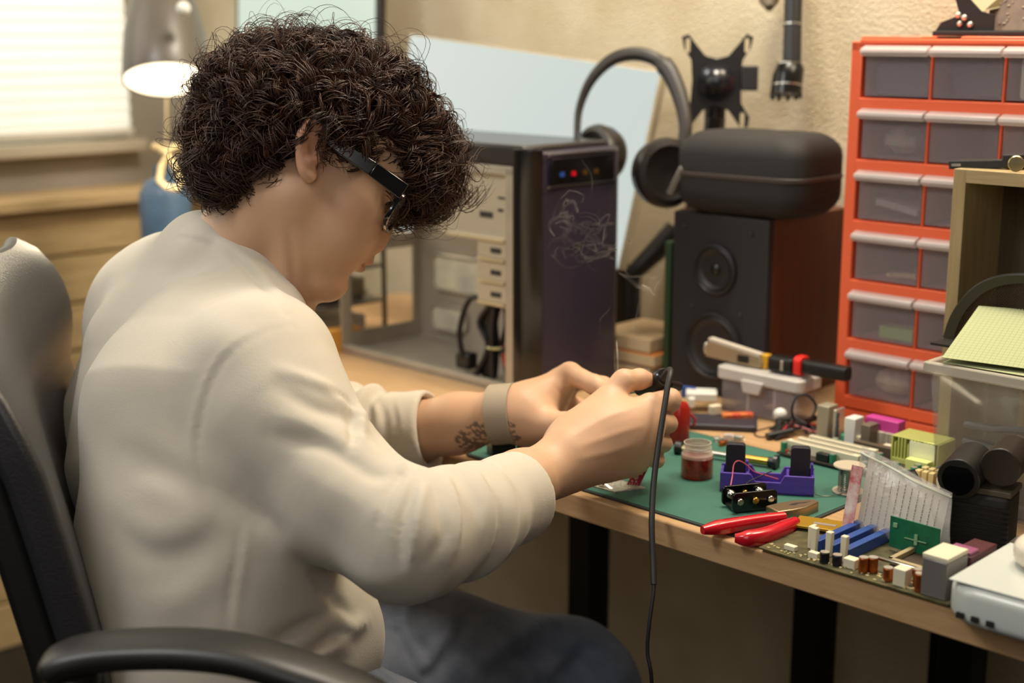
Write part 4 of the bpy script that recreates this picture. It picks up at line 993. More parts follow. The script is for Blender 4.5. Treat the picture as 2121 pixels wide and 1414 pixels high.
G().tube([(0, -.01, vz - .05), (-.01, .0, vz - .13), (-.03, .02, vz - .2)], .014).obj('joint', M_bplas, vb)

# tilted monitor with pale screen (mounted on an arm), its screen facing the camera
def quad_panel(name, label, tl, tr, br2, bl2, thick, m_screen, m_case, cat='monitor', frame=.012):
    a, b_, c, d_ = [np.array(q) for q in (tl, tr, br2, bl2)]
    n_ = np.cross(b_ - a, d_ - a); n_ /= np.linalg.norm(n_)
    if n_ @ (CAMP - a) < 0: n_ = -n_
    t = thing(name, label, cat, (a + b_ + c + d_) / 4)
    g = G(); vs = [a, b_, c, d_] + [x - n_ * thick for x in (a, b_, c, d_)]
    g.add(vs, [(0, 1, 2, 3), (4, 5, 6, 7), (0, 1, 5, 4), (1, 2, 6, 5), (2, 3, 7, 6), (3, 0, 4, 7)]); g.obj('casing', m_case, t, world=True, bevel=.002)
    ce = (a + b_ + c + d_) / 4; ins = [x + (ce - x) * frame / np.linalg.norm(ce - x) + n_ * .0012 for x in (a, b_, c, d_)]
    g = G(); g.add(ins + [x - n_ * .001 for x in ins], [(0, 1, 2, 3), (4, 5, 6, 7), (0, 1, 5, 4), (1, 2, 6, 5), (2, 3, 7, 6), (3, 0, 4, 7)]); g.obj('screen', m_screen, t, world=True, smooth=0)
    return t, n_
# plane of the tilted monitor
mo = P(845, 72, 2.22)
mon2, mn = quad_panel('monitor', 'large tilted monitor with a pale blue lit screen behind the computer tower', P(848, 70, 2.32), P(1372, 148, 2.07), P(1283, 560, 2.10), P(812, 475, 2.35), .022, mat('pale_blue_screen', '101010', .3, emit=('d2dcd6', 1.0)), mat('monitor_case', 'a89c84', .4), frame=.004)
am = G(); am.tube([P(1130, 360, 2.27), P(1200, 450, 2.24), P(1300, 575, 2.19), P(1400, 480, 2.20)], .02, 12)
am.obj('support_arm', M_bplas, mon2, world=True)
_q = P(1300, 575, 2.19); G().tube([_q, (_q[0], _q[1], DT)], [.02, .022], 12).obj('support_post', M_bplas, mon2, world=True)
# monitor with mint screen farther left
mon1, _ = quad_panel('monitor', 'upright monitor with a bright mint-white screen behind the hair', P(488, -140, 2.60), P(786, -130, 2.42), P(784, 190, 2.44), P(488, 200, 2.62), .02, mat('mint_screen', '101010', .3, emit=('dcecd8', .95)), M_bplas, frame=.010)
b_ = D(-1.0, .36, DT)
G().tube([P(640, 150, 2.56), P(640, 330, 2.56)], .02).obj('stand_neck', M_bplas, mon1, world=True)
q = P(640, 330, 2.56); G().tube([q, (q[0], q[1], DT + .012)], .02).tube([(q[0], q[1], DT + .012), (q[0], q[1], DT)], .1, 24).obj('stand_base', M_bplas, mon1, world=True)

# ---------------------------------------------------------------- headphones
hpn = thing('headphones', 'black over-ear headphones hung on the corner of the tilted monitor', 'headphones', P(1310, 250, 1.95))
arcp = [P(1195, 285, 2.02), P(1200, 225, 2.02), P(1225, 165, 2.01), P(1270, 122, 2.0), P(1325, 112, 1.99), P(1375, 135, 1.975), P(1405, 190, 1.96), P(1420, 260, 1.95), P(1412, 325, 1.95)]
sp_ = spline(arcp, 5); n_ = len(sp_)
G().tube(sp_, [.005 + .005 * math.sin(math.pi * i / (n_ - 1)) ** 2 + (.004 if i > n_ * .6 else 0) for i in range(n_)], 10).obj('headband', mat('headband_grey', '2b2621', .5), hpn, world=True)
def cup(c, axis, R0, name='ear_cup'):
    z = Vector(tuple(axis)).normalized(); e = z.to_track_quat('Z', 'Y').to_euler()
    g = G().lathe([(0, -.022), (R0 * .6, -.021), (R0 * .85, -.015), (R0, -.003), (R0, .004), (R0 * 1.02, .006), (R0 * 1.05, .013), (R0 * .98, .021), (R0 * .80, .023), (R0 * .62, .018), (0, .015)], tuple(c), 32, rot=e)
    return g.obj(name, mat('cup_black', '1e1a17', .35), hpn, world=True)
cup(P(1250, 320, 2.01), (-.7, -.5, .1), .040); cup(P(1372, 358, 1.945), (.35, -.9, .1), .046)
for (a, b_, c) in (((1198, 280, 2.02), (1215, 300, 2.015), (1235, 310, 2.01)), ((1413, 322, 1.95), (1408, 345, 1.95), (1398, 352, 1.945))):
    G().tube([P(*a), P(*b_), P(*c)], .006, 8).obj('yoke', M_bplas, hpn, world=True)

# ---------------------------------------------------------------- flashlight on the wall and odd bits
fl = thing('flashlight', 'black metal flashlight hanging head-down on the wall', 'flashlight', P(1640, 120, 1.96))
fz = lambda x, y, d=1.96: P(x, y, d)
G().tube([fz(1646, -90), fz(1642, 45), fz(1640, 130)], [.0125, .0125, .0130], 20).obj('barrel', M_bplas, fl, world=True)
G().tube([fz(1640, 128), fz(1638, 138), fz(1632, 158), fz(1629, 185), fz(1628, 197)], [.0135, .019, .021, .0215, .0222], 24).obj('head', mat('anodised_black', '1b1a19', .25, metal=.6), fl, world=True)
for y in (50, 132, 176): G().tube([fz(1641.5 - (y - 50) * .09, y), fz(1641.3 - (y - 50) * .09, y + 3)], [.0135 if y < 100 else (.0172 if y < 150 else .0218)] * 2, 24).obj('ring', M_steel, fl, world=True)
cr = G()
c_ = fz(1628, 197); e = fz(1628, 202) - c_
for k in range(10):
    a = 2 * math.pi * k / 10; cr.tube([c_ + CR * .020 * math.cos(a) + CF * .020 * math.sin(a), c_ + CR * .020 * math.cos(a) + CF * .020 * math.sin(a) + e * 1.4], .0028, 6)
cr.obj('crenellated_bezel', M_bplas, fl, world=True)
G().tube([P(1600, -30, 2.0), P(1592, 2, 2.0), P(1594, 16, 1.99)], [.016, .014, .006], 16).obj('clip_knob', mat('tan_rubber', '6f6450', .6), fl, world=True)
G().b2((0, 0, 0), (.001, .001, .001)).obj('wall_hook', M_steel, fl, world=False) if False else None

# ---------------------------------------------------------------- computer tower
tw = thing('computer_tower', 'small computer tower with open side showing bare metal frame and dark purple front', 'computer tower', D(-.72, .25, DT), RZ)
TL, TWd, TH = .39, .165, .335
M_tb = mat('gloss_black', '0f0d0f', .18, coat=.5); M_zinc = mat('zinc_sheet', 'b5ab9a', .42, metal=.35, var=(14, 'a39a8a'))
G().b2((0, 0, TH - .028), (TL, TWd, TH)).obj('top_cover', mat('tower_top', '2a2626', .25), tw, bevel=.004)
fp = G(); fp.prism([(TL, .0), (TL + .022, .012), (TL + .030, .05), (TL + .030, TWd - .02), (TL + .02, TWd), (TL, TWd)], 0, TH - .008, 'z'); fp.obj('front_panel', mat('dark_purple_front', '2f2936', .35, bump=(900, .15, .0003)), tw, bevel=.002)
G().prism([(TL - .018, -.002), (TL, -.002), (TL + .024, .012), (TL + .0215, .014), (TL, .002), (TL - .018, .002)], 0, TH - .004, 'z').obj('side_trim', M_tb, tw, bevel=.0008)
G().b2((TL + .0295, .022, TH - .052), (TL + .0315, TWd - .022, TH - .016)).obj('port_panel', mat('port_black', '120e0e', .2), tw, bevel=.0006)
for k, mm in enumerate((M_blue, M_red, M_brass, M_brass)): G().b2((TL + .0316, .035 + k * .022, TH - .040), (TL + .033, .043 + k * .022, TH - .034)).obj('port', mm, tw)
for zz in (TH - .053, TH - .012): G().b2((TL + .0296, .015, zz), (TL + .0325, TWd - .015, zz + .0022)).obj('chrome_strip', M_steel, tw)
G().b2((0, TWd - .003, 0), (TL, TWd, TH - .02)).obj('far_side', M_zinc, tw); G().b2((0, 0, 0), (TL, TWd, .004)).obj('bottom', M_zinc, tw); 
# rear frame with openings
rf = G(); rf.b2((0, 0, 0), (.003, TWd, .03)).b2((0, 0, TH - .05), (.003, TWd, TH - .02)).b2((0, 0, .03), (.003, .02, TH - .05)).b2((0, TWd - .02, .03), (.003, TWd, TH - .05)).b2((0, .02, .15), (.003, TWd - .02, .17)); rf.obj('rear_frame', M_zinc, tw)
# perimeter of the open side
G().b2((0, 0, TH - .040), (TL - .018, .012, TH - .028)).obj('side_rail', M_zinc, tw, bevel=.001); G().b2((0, 0, 0), (TL - .018, .012, .012)).obj('side_rail', M_zinc, tw, bevel=.001)
G().b2((TL - .034, 0, .012), (TL - .018, .010, TH - .03)).obj('front_post', M_zinc, tw, bevel=.001)
# drive cage
cg = G(); cg.b2((TL - .17, .008, .205), (TL - .034, .010, TH - .040)).b2((TL - .095, .008, .115), (TL - .034, .010, .205)); cage = cg.obj('drive_cage', mat('cage_zinc', 'c2b8a4', .35, metal=.35), tw, bevel=.0008)
for k in range(3):
    z = .122 + k * .030; G().rbox((TL - .064, .0065, z + .012), (.056, .004, .024), .004, 4, axis='y').obj('bay_plate', MATS['cage_zinc'], cage, bevel=.0006)
    G().b2((TL - .090, .001, z - .004), (TL - .038, .0055, z - .0005)).obj('bay_lip', mat('lip_painted_lit', 'd8cba8', .3, metal=.5), cage)  # lips in a paler zinc, the lit edge put into the colour
    G().b2((TL - .066, .0038, z + .007), (TL - .046, .0044, z + .014)).obj('bay_slot', M_dark, cage)
G().b2((TL - .15, .001, .205), (TL - .038, .0075, .209)).obj('bay_lip', MATS['lip_painted_lit'], cage); G().b2((TL - .09, .0072, .235), (TL - .065, .0078, .243)).obj('bay_slot', M_dark, cage); G().b2((TL - .055, .0072, .262), (TL - .042, .0078, .265)).obj('bay_slot', M_dark, cage); G().b2((TL - .055, .0072, .245), (TL - .045, .0078, .249)).obj('bay_slot', M_dark, cage)
# mainboard tray openings as pale panels, the bright view through put into their colour
for (x0, x1_, z0, z1) in ((.035, .165, .085, .140), (.030, .110, .020, .060)):
    ry = G(); yb = TWd - .004
    ry.tube([(x0 + .01, yb - .003, z0), (x1_ - .01, yb - .003, z0), (x1_, yb - .003, z0 + .01), (x1_, yb - .003, z1 - .01), (x1_ - .01, yb - .003, z1), (x0 + .01, yb - .003, z1), (x0, yb - .003, z1 - .01), (x0, yb - .003, z0 + .01)], .003, 8, closed=True); ry.obj('pressed_rim', M_zinc, tw)
    G().rbox(((x0 + x1_) / 2, yb - .001, (z0 + z1) / 2), (x1_ - x0, .002, z1 - z0), .01, 4, axis='y').obj('opening_panel', mat('painted_bright_opening', 'ded8bc', .5, var=(16, 'b5b0a0')), tw)
# loose cable bundle in the tower
cbd = G()
for k in range(12):
    a = rnd.uniform(-.010, .010); b = rnd.uniform(-.012, .012)
    cbd.tube(spline([(TL - .068 + a * .6, .022 + b, .118), (TL - .078 + a * 2.2, .022 + b, .088), (TL - .074 + a * .7, .022 + b, .055), (TL - .080 + a * 3, .022 + b, .010)], 5), .0034, 6)
cbd.tube(spline([(TL - .07, .02, .11), (TL - .12, .02, .118), (TL - .145, .02, .07), (TL - .14, .02, .03)], 6), .004, 8)
cbd.tube(spline([(TL - .06, .02, .05), (TL - .04, .015, .06), (TL - .035, .015, .03)], 5), .0045, 8)
o = cbd.obj('cable_bundle', M_rub, tw)
G().tube(spline([(TL - .055, .018, .06), (TL - .05, .016, .035), (TL - .03, .014, .030)], 5), .0022, 6).obj('red_wire', mat('red_wire', 'b5402f', .4), tw)
G().lathe([(.013, -.002), (.015, 0), (.013, .002)], (TL - .074, .022, .055), 16, cap=False).obj('cable_tie', mat('pale_tie', 'c9c48a', .4), tw)
G().b2((TL - .156, .02, .012), (TL - .128, .04, .036)).obj('plug', M_bplas, tw, bevel=.004)

# ---------------------------------------------------------------- metal rack with drives behind the chin
rk = thing('metal_drive_rack', 'small metal rack of drives on the desk behind the chin', 'rack', D(-.925, .22, DT), RZ)
for z in (.0, .06, .115, .165): G().b2((0, 0, z), (.17, .15, z + .004)).obj('shelf', M_dsteel, rk)
for (x, y) in ((0, 0), (.165, 0), (0, .145), (.165, .145)): G().b2((x, y, 0), (x + .006, y + .006, .20)).obj('post', M_dsteel, rk)
for k, (z, mm, lb) in enumerate(((.0645, M_dsteel, 'silver hard drive on the middle shelf of the rack'), (.0045, M_white, 'pale drive on the bottom shelf of the metal rack'), (.1195, M_bmatte, 'black drive on the upper shelf of the metal rack'))):
    o = tag(G().b2((.012, .005, 0), (.13, .14, .030)).obj('hard_drive', mm, bevel=.002), lb, 'hard drive'); o.location = D(-.925, .22, DT + z); o.rotation_euler = (0, 0, RZ)
o = tag(G().b2((.006, 0, 0), (.030, .10, .035)).obj('orange_label_box', mat('amber_card', 'c98f3c', .6)), 'amber cardboard box beside the metal rack', 'box'); o.location = D(-.749, .19, DT); o.rotation_euler = (0, 0, RZ)

# ---------------------------------------------------------------- grey desk lamp with lit disc
lampd = 2.35
lp = thing('desk_lamp', 'grey bell-shaped lamp with a bright warm disc beside the window', 'lamp', P(345, 100, lampd))
lc = P(345, 167, lampd); ln = np.array([.10, -.42, -.90]); ln /= np.linalg.norm(ln)
R0 = 88 / 2946 * lampd
e = Vector(tuple(-ln)).to_track_quat('Z', 'Y').to_euler()
G().lathe([(R0 * 1.0, 0), (R0 * 1.02, .004), (R0 * 1.0, .04), (R0 * .95, .08), (R0 * .84, .12), (R0 * .66, .16), (R0 * .42, .195), (R0 * .0, .205)], tuple(lc), 40, rot=e, cap=False).obj('lamp_shade', mat('grey_enamel', '5f584f', .35), lp, world=True)
G().lathe([(0, .002), (R0 * .96, .002), (R0 * .96, .004), (0, .004)], tuple(lc), 40, rot=e).obj('light_disc', mat('lit_disc', 'fff2d0', .5, emit=('fff0cc', 3.0)), lp, world=True)
G().tube([tuple(np.array(lc) - ln * .19), P(330, -60, lampd), P(250, -200, lampd + .05)], .008, 10).obj('arm', mat('grey_enamel_arm', '8a8274', .35), lp, world=True)
G().ball(P(380, 18, lampd - .09), .012).obj('knob', M_white, lp, world=True)
ld = bpy.data.lights.new('desk_lamp_light', 'SPOT'); ld.energy = 6; ld.color = (1, .82, .58); ld.spot_size = 2.2; ld.shadow_soft_size = .06
lo = bpy.data.objects.new('desk_lamp_light', ld); COL.objects.link(lo); lo.location = tuple(np.array(lc) + ln * .012); lo.rotation_euler = Vector(tuple(ln)).to_track_quat('-Z', 'Y').to_euler()
# clamp foot with warm lit wooden loop, blue bottle and pot behind the nape
bt = thing('blue_bottle', 'blue plastic bottle behind the nape beside the wooden loop', 'bottle', P(345, 560, 2.55))
q = P(345, 470, 2.55); q2 = P(345, 325, 2.55)
G().lathe([(0, 0), (.042, 0), (.045, .01), (.045, .09), (.035, .11), (.018, .12), (.018, .14), (0, .14)], (q[0], q[1], q[2] - .03), 28).obj('bottle_body', mat('steel_blue', '4f6a85', .4), bt, world=True)
wl_ = thing('wooden_loop', 'pale wooden looped toggle hanging above the blue bottle', 'wooden loop', P(345, 340, 2.45))
lpv = [P(322, 305, 2.45), P(348, 330, 2.45), P(372, 305, 2.45)]
G().tube([P(x, y, 2.45) for x, y in ((316, 303), (330, 306), (345, 318), (360, 306), (374, 303))], .007, 10).obj('cross_bar', mat('pale_wood', 'e6cf9c', .5), wl_, world=True)
G().tube([P(x, y, 2.45) for x, y in ((348, 318), (335, 345), (330, 375), (345, 388), (368, 392), (376, 375), (362, 345))], .006, 10, closed=True).obj('loop', MATS['pale_wood'], wl_, world=True)
G().tube([P(345, 318, 2.45), P(345, 150, 2.6)], .002, 6).obj('string', MATS['pale_wood'], wl_, world=True)
# ---------------------------------------------------------------- things on the mat and the front of the desk
MATZ = DT + .0026
def at(px, py, z=MATZ): w = T(px, py, z); return tuple(w)
# flux jar
jr = thing('flux_jar', 'small open clear jar half filled with amber flux on the green mat', 'jar', at(1443, 986))
M_jar = mat('jar_glass', 'e6ded0', .08, alpha=.42, spec=.6)
G().lathe([(.0174, .0225), (.0175, .026), (.0155, .029), (.0150, .030), (.0158, .031), (.0150, .0325), (.0158, .034), (.0150, .0355), (.0152, .039), (.0140, .039), (.0140, .030), (.0160, .026), (.0162, .0225)], (0, 0, 0), 36, cap=False).obj('glass', M_jar, jr)
G().lathe([(0, 0), (.0165, 0), (.0175, .002), (.0175, .0225), (.0165, .0235), (0, .0225)], (0, 0, 0), 32).obj('flux', mat('amber_flux', 'a82a06', .2, var=(160, '6b1c04'), coat=.5), jr)
# purple printed holder
ph = thing('printed_holder', 'purple 3D-printed bracket tray with two upright black blocks on the mat', 'holder', at(1588, 1012), RZ + math.radians(34))
M_pur = mat('purple_print', '4c3492', .5, bump=(500, .5, .0006), stretch=(.05, .05, 1))
HWd, HDp, HHt = .098, .036, .021
pf = G(); pf.b2((-HWd / 2, -HDp / 2, 0), (HWd / 2, HDp / 2, .003))
for y in (-HDp / 2, HDp / 2 - .003):
    x = HWd / 2; pf.prism([(-x, 0), (x, 0), (x, HHt), (.018, HHt), (.014, .013), (-.012, .013), (-.017, HHt), (-x, HHt)], y, y + .003, 'y')
for x in (-HWd / 2, HWd / 2 - .003, -.022, .020): pf.b2((x, -HDp / 2 + .003, 0), (x + .003, HDp / 2 - .003, HHt - .002))
pf.obj('tray', M_pur, ph, bevel=.0006)
for s in (-1, 1):
    G().rbox((s * .034, .003, .026), (.0205, .010, .044), .0035, 3, axis='y').obj('black_block', mat('dark_block', '1e1823', .55, bump=(1500, .4, .0003)), ph, bevel=.0006)
    G().prism([(s * .034 + .0108, .004), (s * .034 + .015, .004), (s * .034 + .0135, .030), (s * .034 + .0108, .030)], -.002, .006, 'y').obj('side_rib', M_pur, ph)
G().b2((-.012, -.012, .003), (.014, .008, .0045)).obj('label', mat('peach_film', 'b88f80', .3), ph)
# battery holder with springs, and its wires
bh = thing('battery_holder', 'black empty battery holder with metal springs and thin wires in front of the purple holder', 'battery holder', at(1552, 1052), RZ + math.radians(62))
for (y, lab) in ((-.011, 0), (.013, 1)):
    G().rbox((0, y, .0115), (.050, .003, .0205), .005, 5, axis='y').obj('end_plate', mat('gloss_black_plate', '0f0e0f', .18), bh, bevel=.0005)
    for x in (-.017, .0, .017):
        G().lathe([(.0, .0004), (.0020, .0004), (.0024, 0), (.0036, .0012), (.0030, .002), (.0, .0020)], (x, y - .0020, .0125), 16, rot=(math.pi / 2, 0, 0)).obj('rivet', M_brass if x == 0 else M_steel, bh)
for x in (-.016, .016):
    sp = [(x + (.0046 - .0014 * k / 40) * math.cos(k * .63), .011 - k * .00018, .013 + (.0046 - .0014 * k / 40) * math.sin(k * .63)) for k in range(42)]
    G().tube(sp, .0004, 5).obj('spring', M_steel, bh)
G().b2((-.022, -.010, .002), (.022, .012, .005)).obj('floor_plate', M_bplas, bh)
bz = MATZ
G().tube(spline([P(1512, 1013, 1.475), P(1517, 985, 1.485), P(1520, 962, 1.49), P(1530, 954, 1.49), P(1546, 962, 1.495), P(1562, 976, 1.50), P(1590, 985, 1.51), P(1612, 992, 1.515)], 6), .0006, 6).obj('red_wire', mat('pink_red_wire', 'd8606a', .35), bh, world=True)
G().tube(spline([P(1538, 1012, 1.478), P(1550, 998, 1.485), P(1575, 986, 1.49), P(1592, 978, 1.495), P(1598, 976, 1.50)], 6), .0006, 6).obj('black_wire', M_rub, bh, world=True)
# red combination pliers
pz = DT
pl = thing('pliers', 'red-handled combination pliers lying on the desk edge before the battery holder', 'pliers', T(1600, 1085))
def flatbar(name, pts, ws, hs, z0, m, parent, bev=.0025):
    """bar through desk points (px,py) with given half widths and heights, laid flat"""
    ps = [T(x, y, DT + z0) for x, y in pts]; sp = spline(ps, 5); n = len(sp); W = np.interp(np.linspace(0, 1, n), np.linspace(0, 1, len(ws)), ws); Hh = np.interp(np.linspace(0, 1, n), np.linspace(0, 1, len(hs)), hs)
    g = G(); vs = []; K = 12
    for i in range(n):
        t = sp[min(i + 1, n - 1)] - sp[max(i - 1, 0)]; t /= np.linalg.norm(t); sd_ = np.cross(t, [0, 0, 1]); sd_ /= np.linalg.norm(sd_)
        for k in range(K):
            a = 2 * math.pi * k / K; ca, sa = math.cos(a), math.sin(a); q = lambda c: math.copysign(abs(c) ** .7, c)
            vs.append(sp[i] + sd_ * W[i] * q(ca) + np.array([0, 0, 1]) * Hh[i] * (q(sa)))
    fs = [(i * K + k, i * K + (k + 1) % K, (i + 1) * K + (k + 1) % K, (i + 1) * K + k) for i in range(n - 1) for k in range(K)] + [tuple(range(K - 1, -1, -1)), tuple((n - 1) * K + k for k in range(K))]
    return g.add(vs, fs).obj(name, m, parent, world=True, smooth=50)
flatbar('handle', [(1455, 1098), (1490, 1092), (1540, 1084), (1590, 1076), (1625, 1072)], [.004, .0075, .0068, .0062, .006, .005], [.004, .0072, .007, .0065, .006], .0095, M_red, pl)
flatbar('handle', [(1522, 1114), (1550, 1115), (1590, 1108), (1625, 1094), (1648, 1082)], [.004, .0078, .0078, .0072, .007, .005], [.004, .0078, .008, .0078, .006], .0085, M_red, pl)
hd = G(); hw_ = [(-.030, -.011), (-.012, -.0125), (.004, -.012), (.026, -.0045), (.027, .0045), (.006, .0115), (-.014, .012), (-.030, .010)]
c_ = T(1647, 1068); e1_ = T(1685, 1062) - T(1600, 1078); e1_ /= np.linalg.norm(e1_); e2_ = np.cross([0, 0, 1], e1_)
vs = [c_ + e1_ * a + e2_ * b + np.array([0, 0, h]) for h in (.0005, .0125) for a, b in hw_]; m_ = len(hw_)
hd.add(vs, [tuple(range(m_ - 1, -1, -1)), tuple(range(m_, 2 * m_))] + [(i, (i + 1) % m_, m_ + (i + 1) % m_, m_ + i) for i in range(m_)])
jaw = hd.obj('jaws', mat('tan_steel', 'a89274', .35, metal=.85), pl, world=True, bevel=.0012)
g = G(); vs = [c_ + e1_ * a + e2_ * b + np.array([0, 0, h]) for h in (.0127, .0123) for a, b in ((-.008, .001), (-.002, -.0022), (.004, .0004), (.009, -.0012), (.020, 0), (.009, .0010), (.003, .0030), (-.003, .0028))]
g.add(vs, [tuple(range(8)), tuple(range(15, 7, -1))] + [(i, (i + 1) % 8, 8 + (i + 1) % 8, 8 + i) for i in range(8)]); g.obj('jaw_gap', M_bmatte, jaw, world=True)
# solder spool
ss = thing('solder_spool', 'spool of solder wire with pale flange, half behind the clear bag', 'spool', at(1757, 1018))
G().lathe([(0, .028), (.0165, .028), (.017, .029), (.0165, .030), (0, .030)], (0, 0, 0), 32).obj('flange', mat('pale_flange', 'b7ab96', .4), ss)
G().lathe([(0, 0), (.0165, 0), (.017, .001), (.0165, .002), (0, .002)], (0, 0, 0), 32).obj('flange', MATS['pale_flange'], ss)
wd_ = [((.0110 + .0004 * math.sin(k)) * math.cos(k * .5), (.0110 + .0004 * math.sin(k)) * math.sin(k * .5), .0025 + .025 * k / 330) for k in range(330)]
G().tube(wd_, .00055, 5).cyl((0, 0, .002), (0, 0, .028), .0106).obj('wire_winding', mat('solder_wire', 'a9a49a', .22, metal=1.), ss)
tl = spline([at(1745, 1022, MATZ + .002), at(1720, 1027, MATZ + .001), at(1700, 1027, MATZ + .001), at(1688, 1022, MATZ + .004), P(1682, 1012, 1.50), P(1672, 1026, 1.495), P(1662, 1012, 1.50)], 5)
G().tube(tl, .0005, 5).obj('wire_end', MATS['solder_wire'], ss, world=True)
# small stripboard with LED and red module
sbd = thing('prototype_board', 'pale prototype board with a red LED under the right hand', 'circuit board', at(1270, 1005))
ca, cb_, cc, cd = at(1196, 1000), at(1274, 1021), at(1338, 1012), at(1262, 990)
g = G(); g.add([ca, cb_, cc, cd] + [(x, y, z + .0016) for x, y, z in (ca, cb_, cc, cd)], [(3, 2, 1, 0), (4, 5, 6, 7), (0, 1, 5, 4), (1, 2, 6, 5), (2, 3, 7, 6), (3, 0, 4, 7)])
g.obj('board', mat('pale_board', 'b9b6a3', .5, var=(400, '8f8e80')), sbd, world=True)
led = G(); b0 = np.array(at(1266, 1012, MATZ + .0018)); b1 = P(1252, 1000, 1.52)
for o_ in (-.0008, .0008): led.tube([b0 + CR * o_, b1 + CR * o_], .0003, 5)
led.obj('led_legs', M_steel, sbd, world=True)
dv = (b1 - b0); dv /= np.linalg.norm(dv); G().tube([b1, b1 + dv * .001, b1 + dv * .0015, b1 + dv * .0060, b1 + dv * .0078], [.0030, .0030, .0026, .0026, .0012], 14).obj('led', mat('red_led', 'e01a26', .1, trans=.3, coat=.6), sbd, world=True)
rm = G(); p0, p1, p2, p3 = P(1299, 1004, 1.515), P(1325, 1006, 1.51), P(1348, 958, 1.515), P(1322, 958, 1.52)
nn2 = np.cross(p1 - p0, p3 - p0); nn2 /= np.linalg.norm(nn2); rm.add([p0, p1, p2, p3] + [p + nn2 * .0014 for p in (p0, p1, p2, p3)], [(3, 2, 1, 0), (4, 5, 6, 7), (0, 1, 5, 4), (1, 2, 6, 5), (2, 3, 7, 6), (3, 0, 4, 7)])
rmo = rm.obj('red_module', mat('crimson_board', '9c1730', .4), sbd, world=True)
for (a_, b_, r_, mm) in ((.45, .35, .0028, M_silver), (.3, .16, .0012, M_silver), (.62, .16, .0012, M_silver), (.75, .5, .0012, M_silver)):
    q = p0 + (p1 - p0) * a_ + (p3 - p0) * b_; sgn = -1 if nn2 @ (CAMP - q) < 0 else 1; q = q + nn2 * (.0014 if sgn > 0 else 0); G().tube([q, q + nn2 * sgn * .0005], r_, 12).obj('pad', mm, rmo, world=True)
pn = G()
for k in range(5):
    q = p0 + (p1 - p0) * (k + .3) / 5.; pn.tube([q + CU * .003, q - CU * .002 - CF * .003 - CR * .003], .00035, 5)
pn.obj('pins', M_silver, sbd, world=True)
sj = G()
for k in range(16):
    x, y = rnd.uniform(1262, 1318), rnd.uniform(998, 1013); q = at(x, y, MATZ + .0016); sj.ball(q, .0010, 6); sj.tube([q, (q[0] + rnd.uniform(-.002, .002), q[1], q[2] + .004)], .0002, 4)
sj.obj('solder_joints', M_silver, sbd, world=True)['kind'] = 'stuff'
# red liquid bottle behind the fingers
rb = thing('dropper_bottle', 'red-orange translucent bottle with white side cap behind the right fingertips', 'bottle', T(1404, 918))
G().lathe([(0, 0), (.0125, 0), (.0135, .002), (.0135, .045), (.010, .050), (0, .050)], (0, 0, 0), 28).obj('bottle_body', mat('red_liquid', 'a5251a', .2, trans=.2), rb)
G().lathe([(0, .0), (.006, 0), (.006, .035), (0, .036)], (-.017, -.006, .004), 18).obj('white_cap', M_white, rb)
G().tube([(.012, 0, .038), (.020, 0, .030), (.018, 0, .022)], .002, 6).obj('spout', mat('red_spout', 'b03a3a', .3), rb)
# desoldering pump lying along the mat edge
dp = thing('desoldering_pump', 'slim metal desoldering pump with black end knobs lying behind the jar', 'pump', T(1500, 945))
a, b = np.array(at(1408, 928, DT + .009)), np.array(at(1606, 958, DT + .009)); u_ = (b - a) / np.linalg.norm(b - a)
G().tube([a, b], .0032, 14).obj('barrel', M_steel, dp, world=True)
G().tube([a + (b - a) * .62, b - u_ * .002], .0045, 14).obj('sleeve', M_brass, dp, world=True)
G().tube([a + u_ * .004, a + (b - a) * .12], .0042, 14).obj('sleeve', mat('bright_sleeve', 'd9cf9a', .25, metal=.8), dp, world=True)
G().tube([a - u_ * .004, a + u_ * .003], [.0085, .0078], 20).obj('end_knob', M_bplas, dp, world=True)
G().tube([b - u_ * .008, b - u_ * .001], .0055, 16).obj('collar', M_bplas, dp, world=True)
G().tube([b - u_ * .001, b + u_ * .003], [.0088, .0082], 24).obj('end_knob', M_bplas, dp, world=True)
# scattered components beyond the rod
for i, (x, y, mm, lb) in enumerate(((1508, 912, M_clearl, 'small clear plastic part on the wood beyond the pump'), (1485, 918, M_silver, 'bright metal clip lying beyond the jar'), (1530, 915, M_silver, 'silver metal clip lying right of the clear part'), (1498, 926, M_copper, 'tiny copper terminal beside the pump barrel'))):
    o = tag(G().rbox((0, 0, .004), (.012, .007, .008), .002, 3).tube([(-.008, 0, .003), (.010, .002, .006)], .001, 6).obj('metal_clip' if i else 'clear_clip', mm, bevel=.0008), lb, 'component'); o.location = tuple(T(x, y)); o.rotation_euler = (0, 0, i * 1.3)
# black connector with pink wires under the left wrist
lc_ = thing('wired_connector', 'black connector block with pink wires on the mat under the left wrist', 'connector', at(1060, 938))
G().box((-.012, .0, .008), (.030, .018, .016), (0, 0, .4)).obj('block', M_bplas, lc_, bevel=.001)
G().box((.020, .004, .006), (.026, .014, .012), (0, 0, -.3)).obj('block', M_bplas, lc_, bevel=.001)
for k in range(3): G().tube(spline([(-.008, -.004 + k * .003, .014), (.004 + k * .004, -.010, .020 - k * .004), (.022, -.012, .012), (.036, -.004 + k * .004, .004)], 5), .0009, 6).obj('pink_wire', mat('hot_pink_wire', 'd23c7e', .35), lc_)

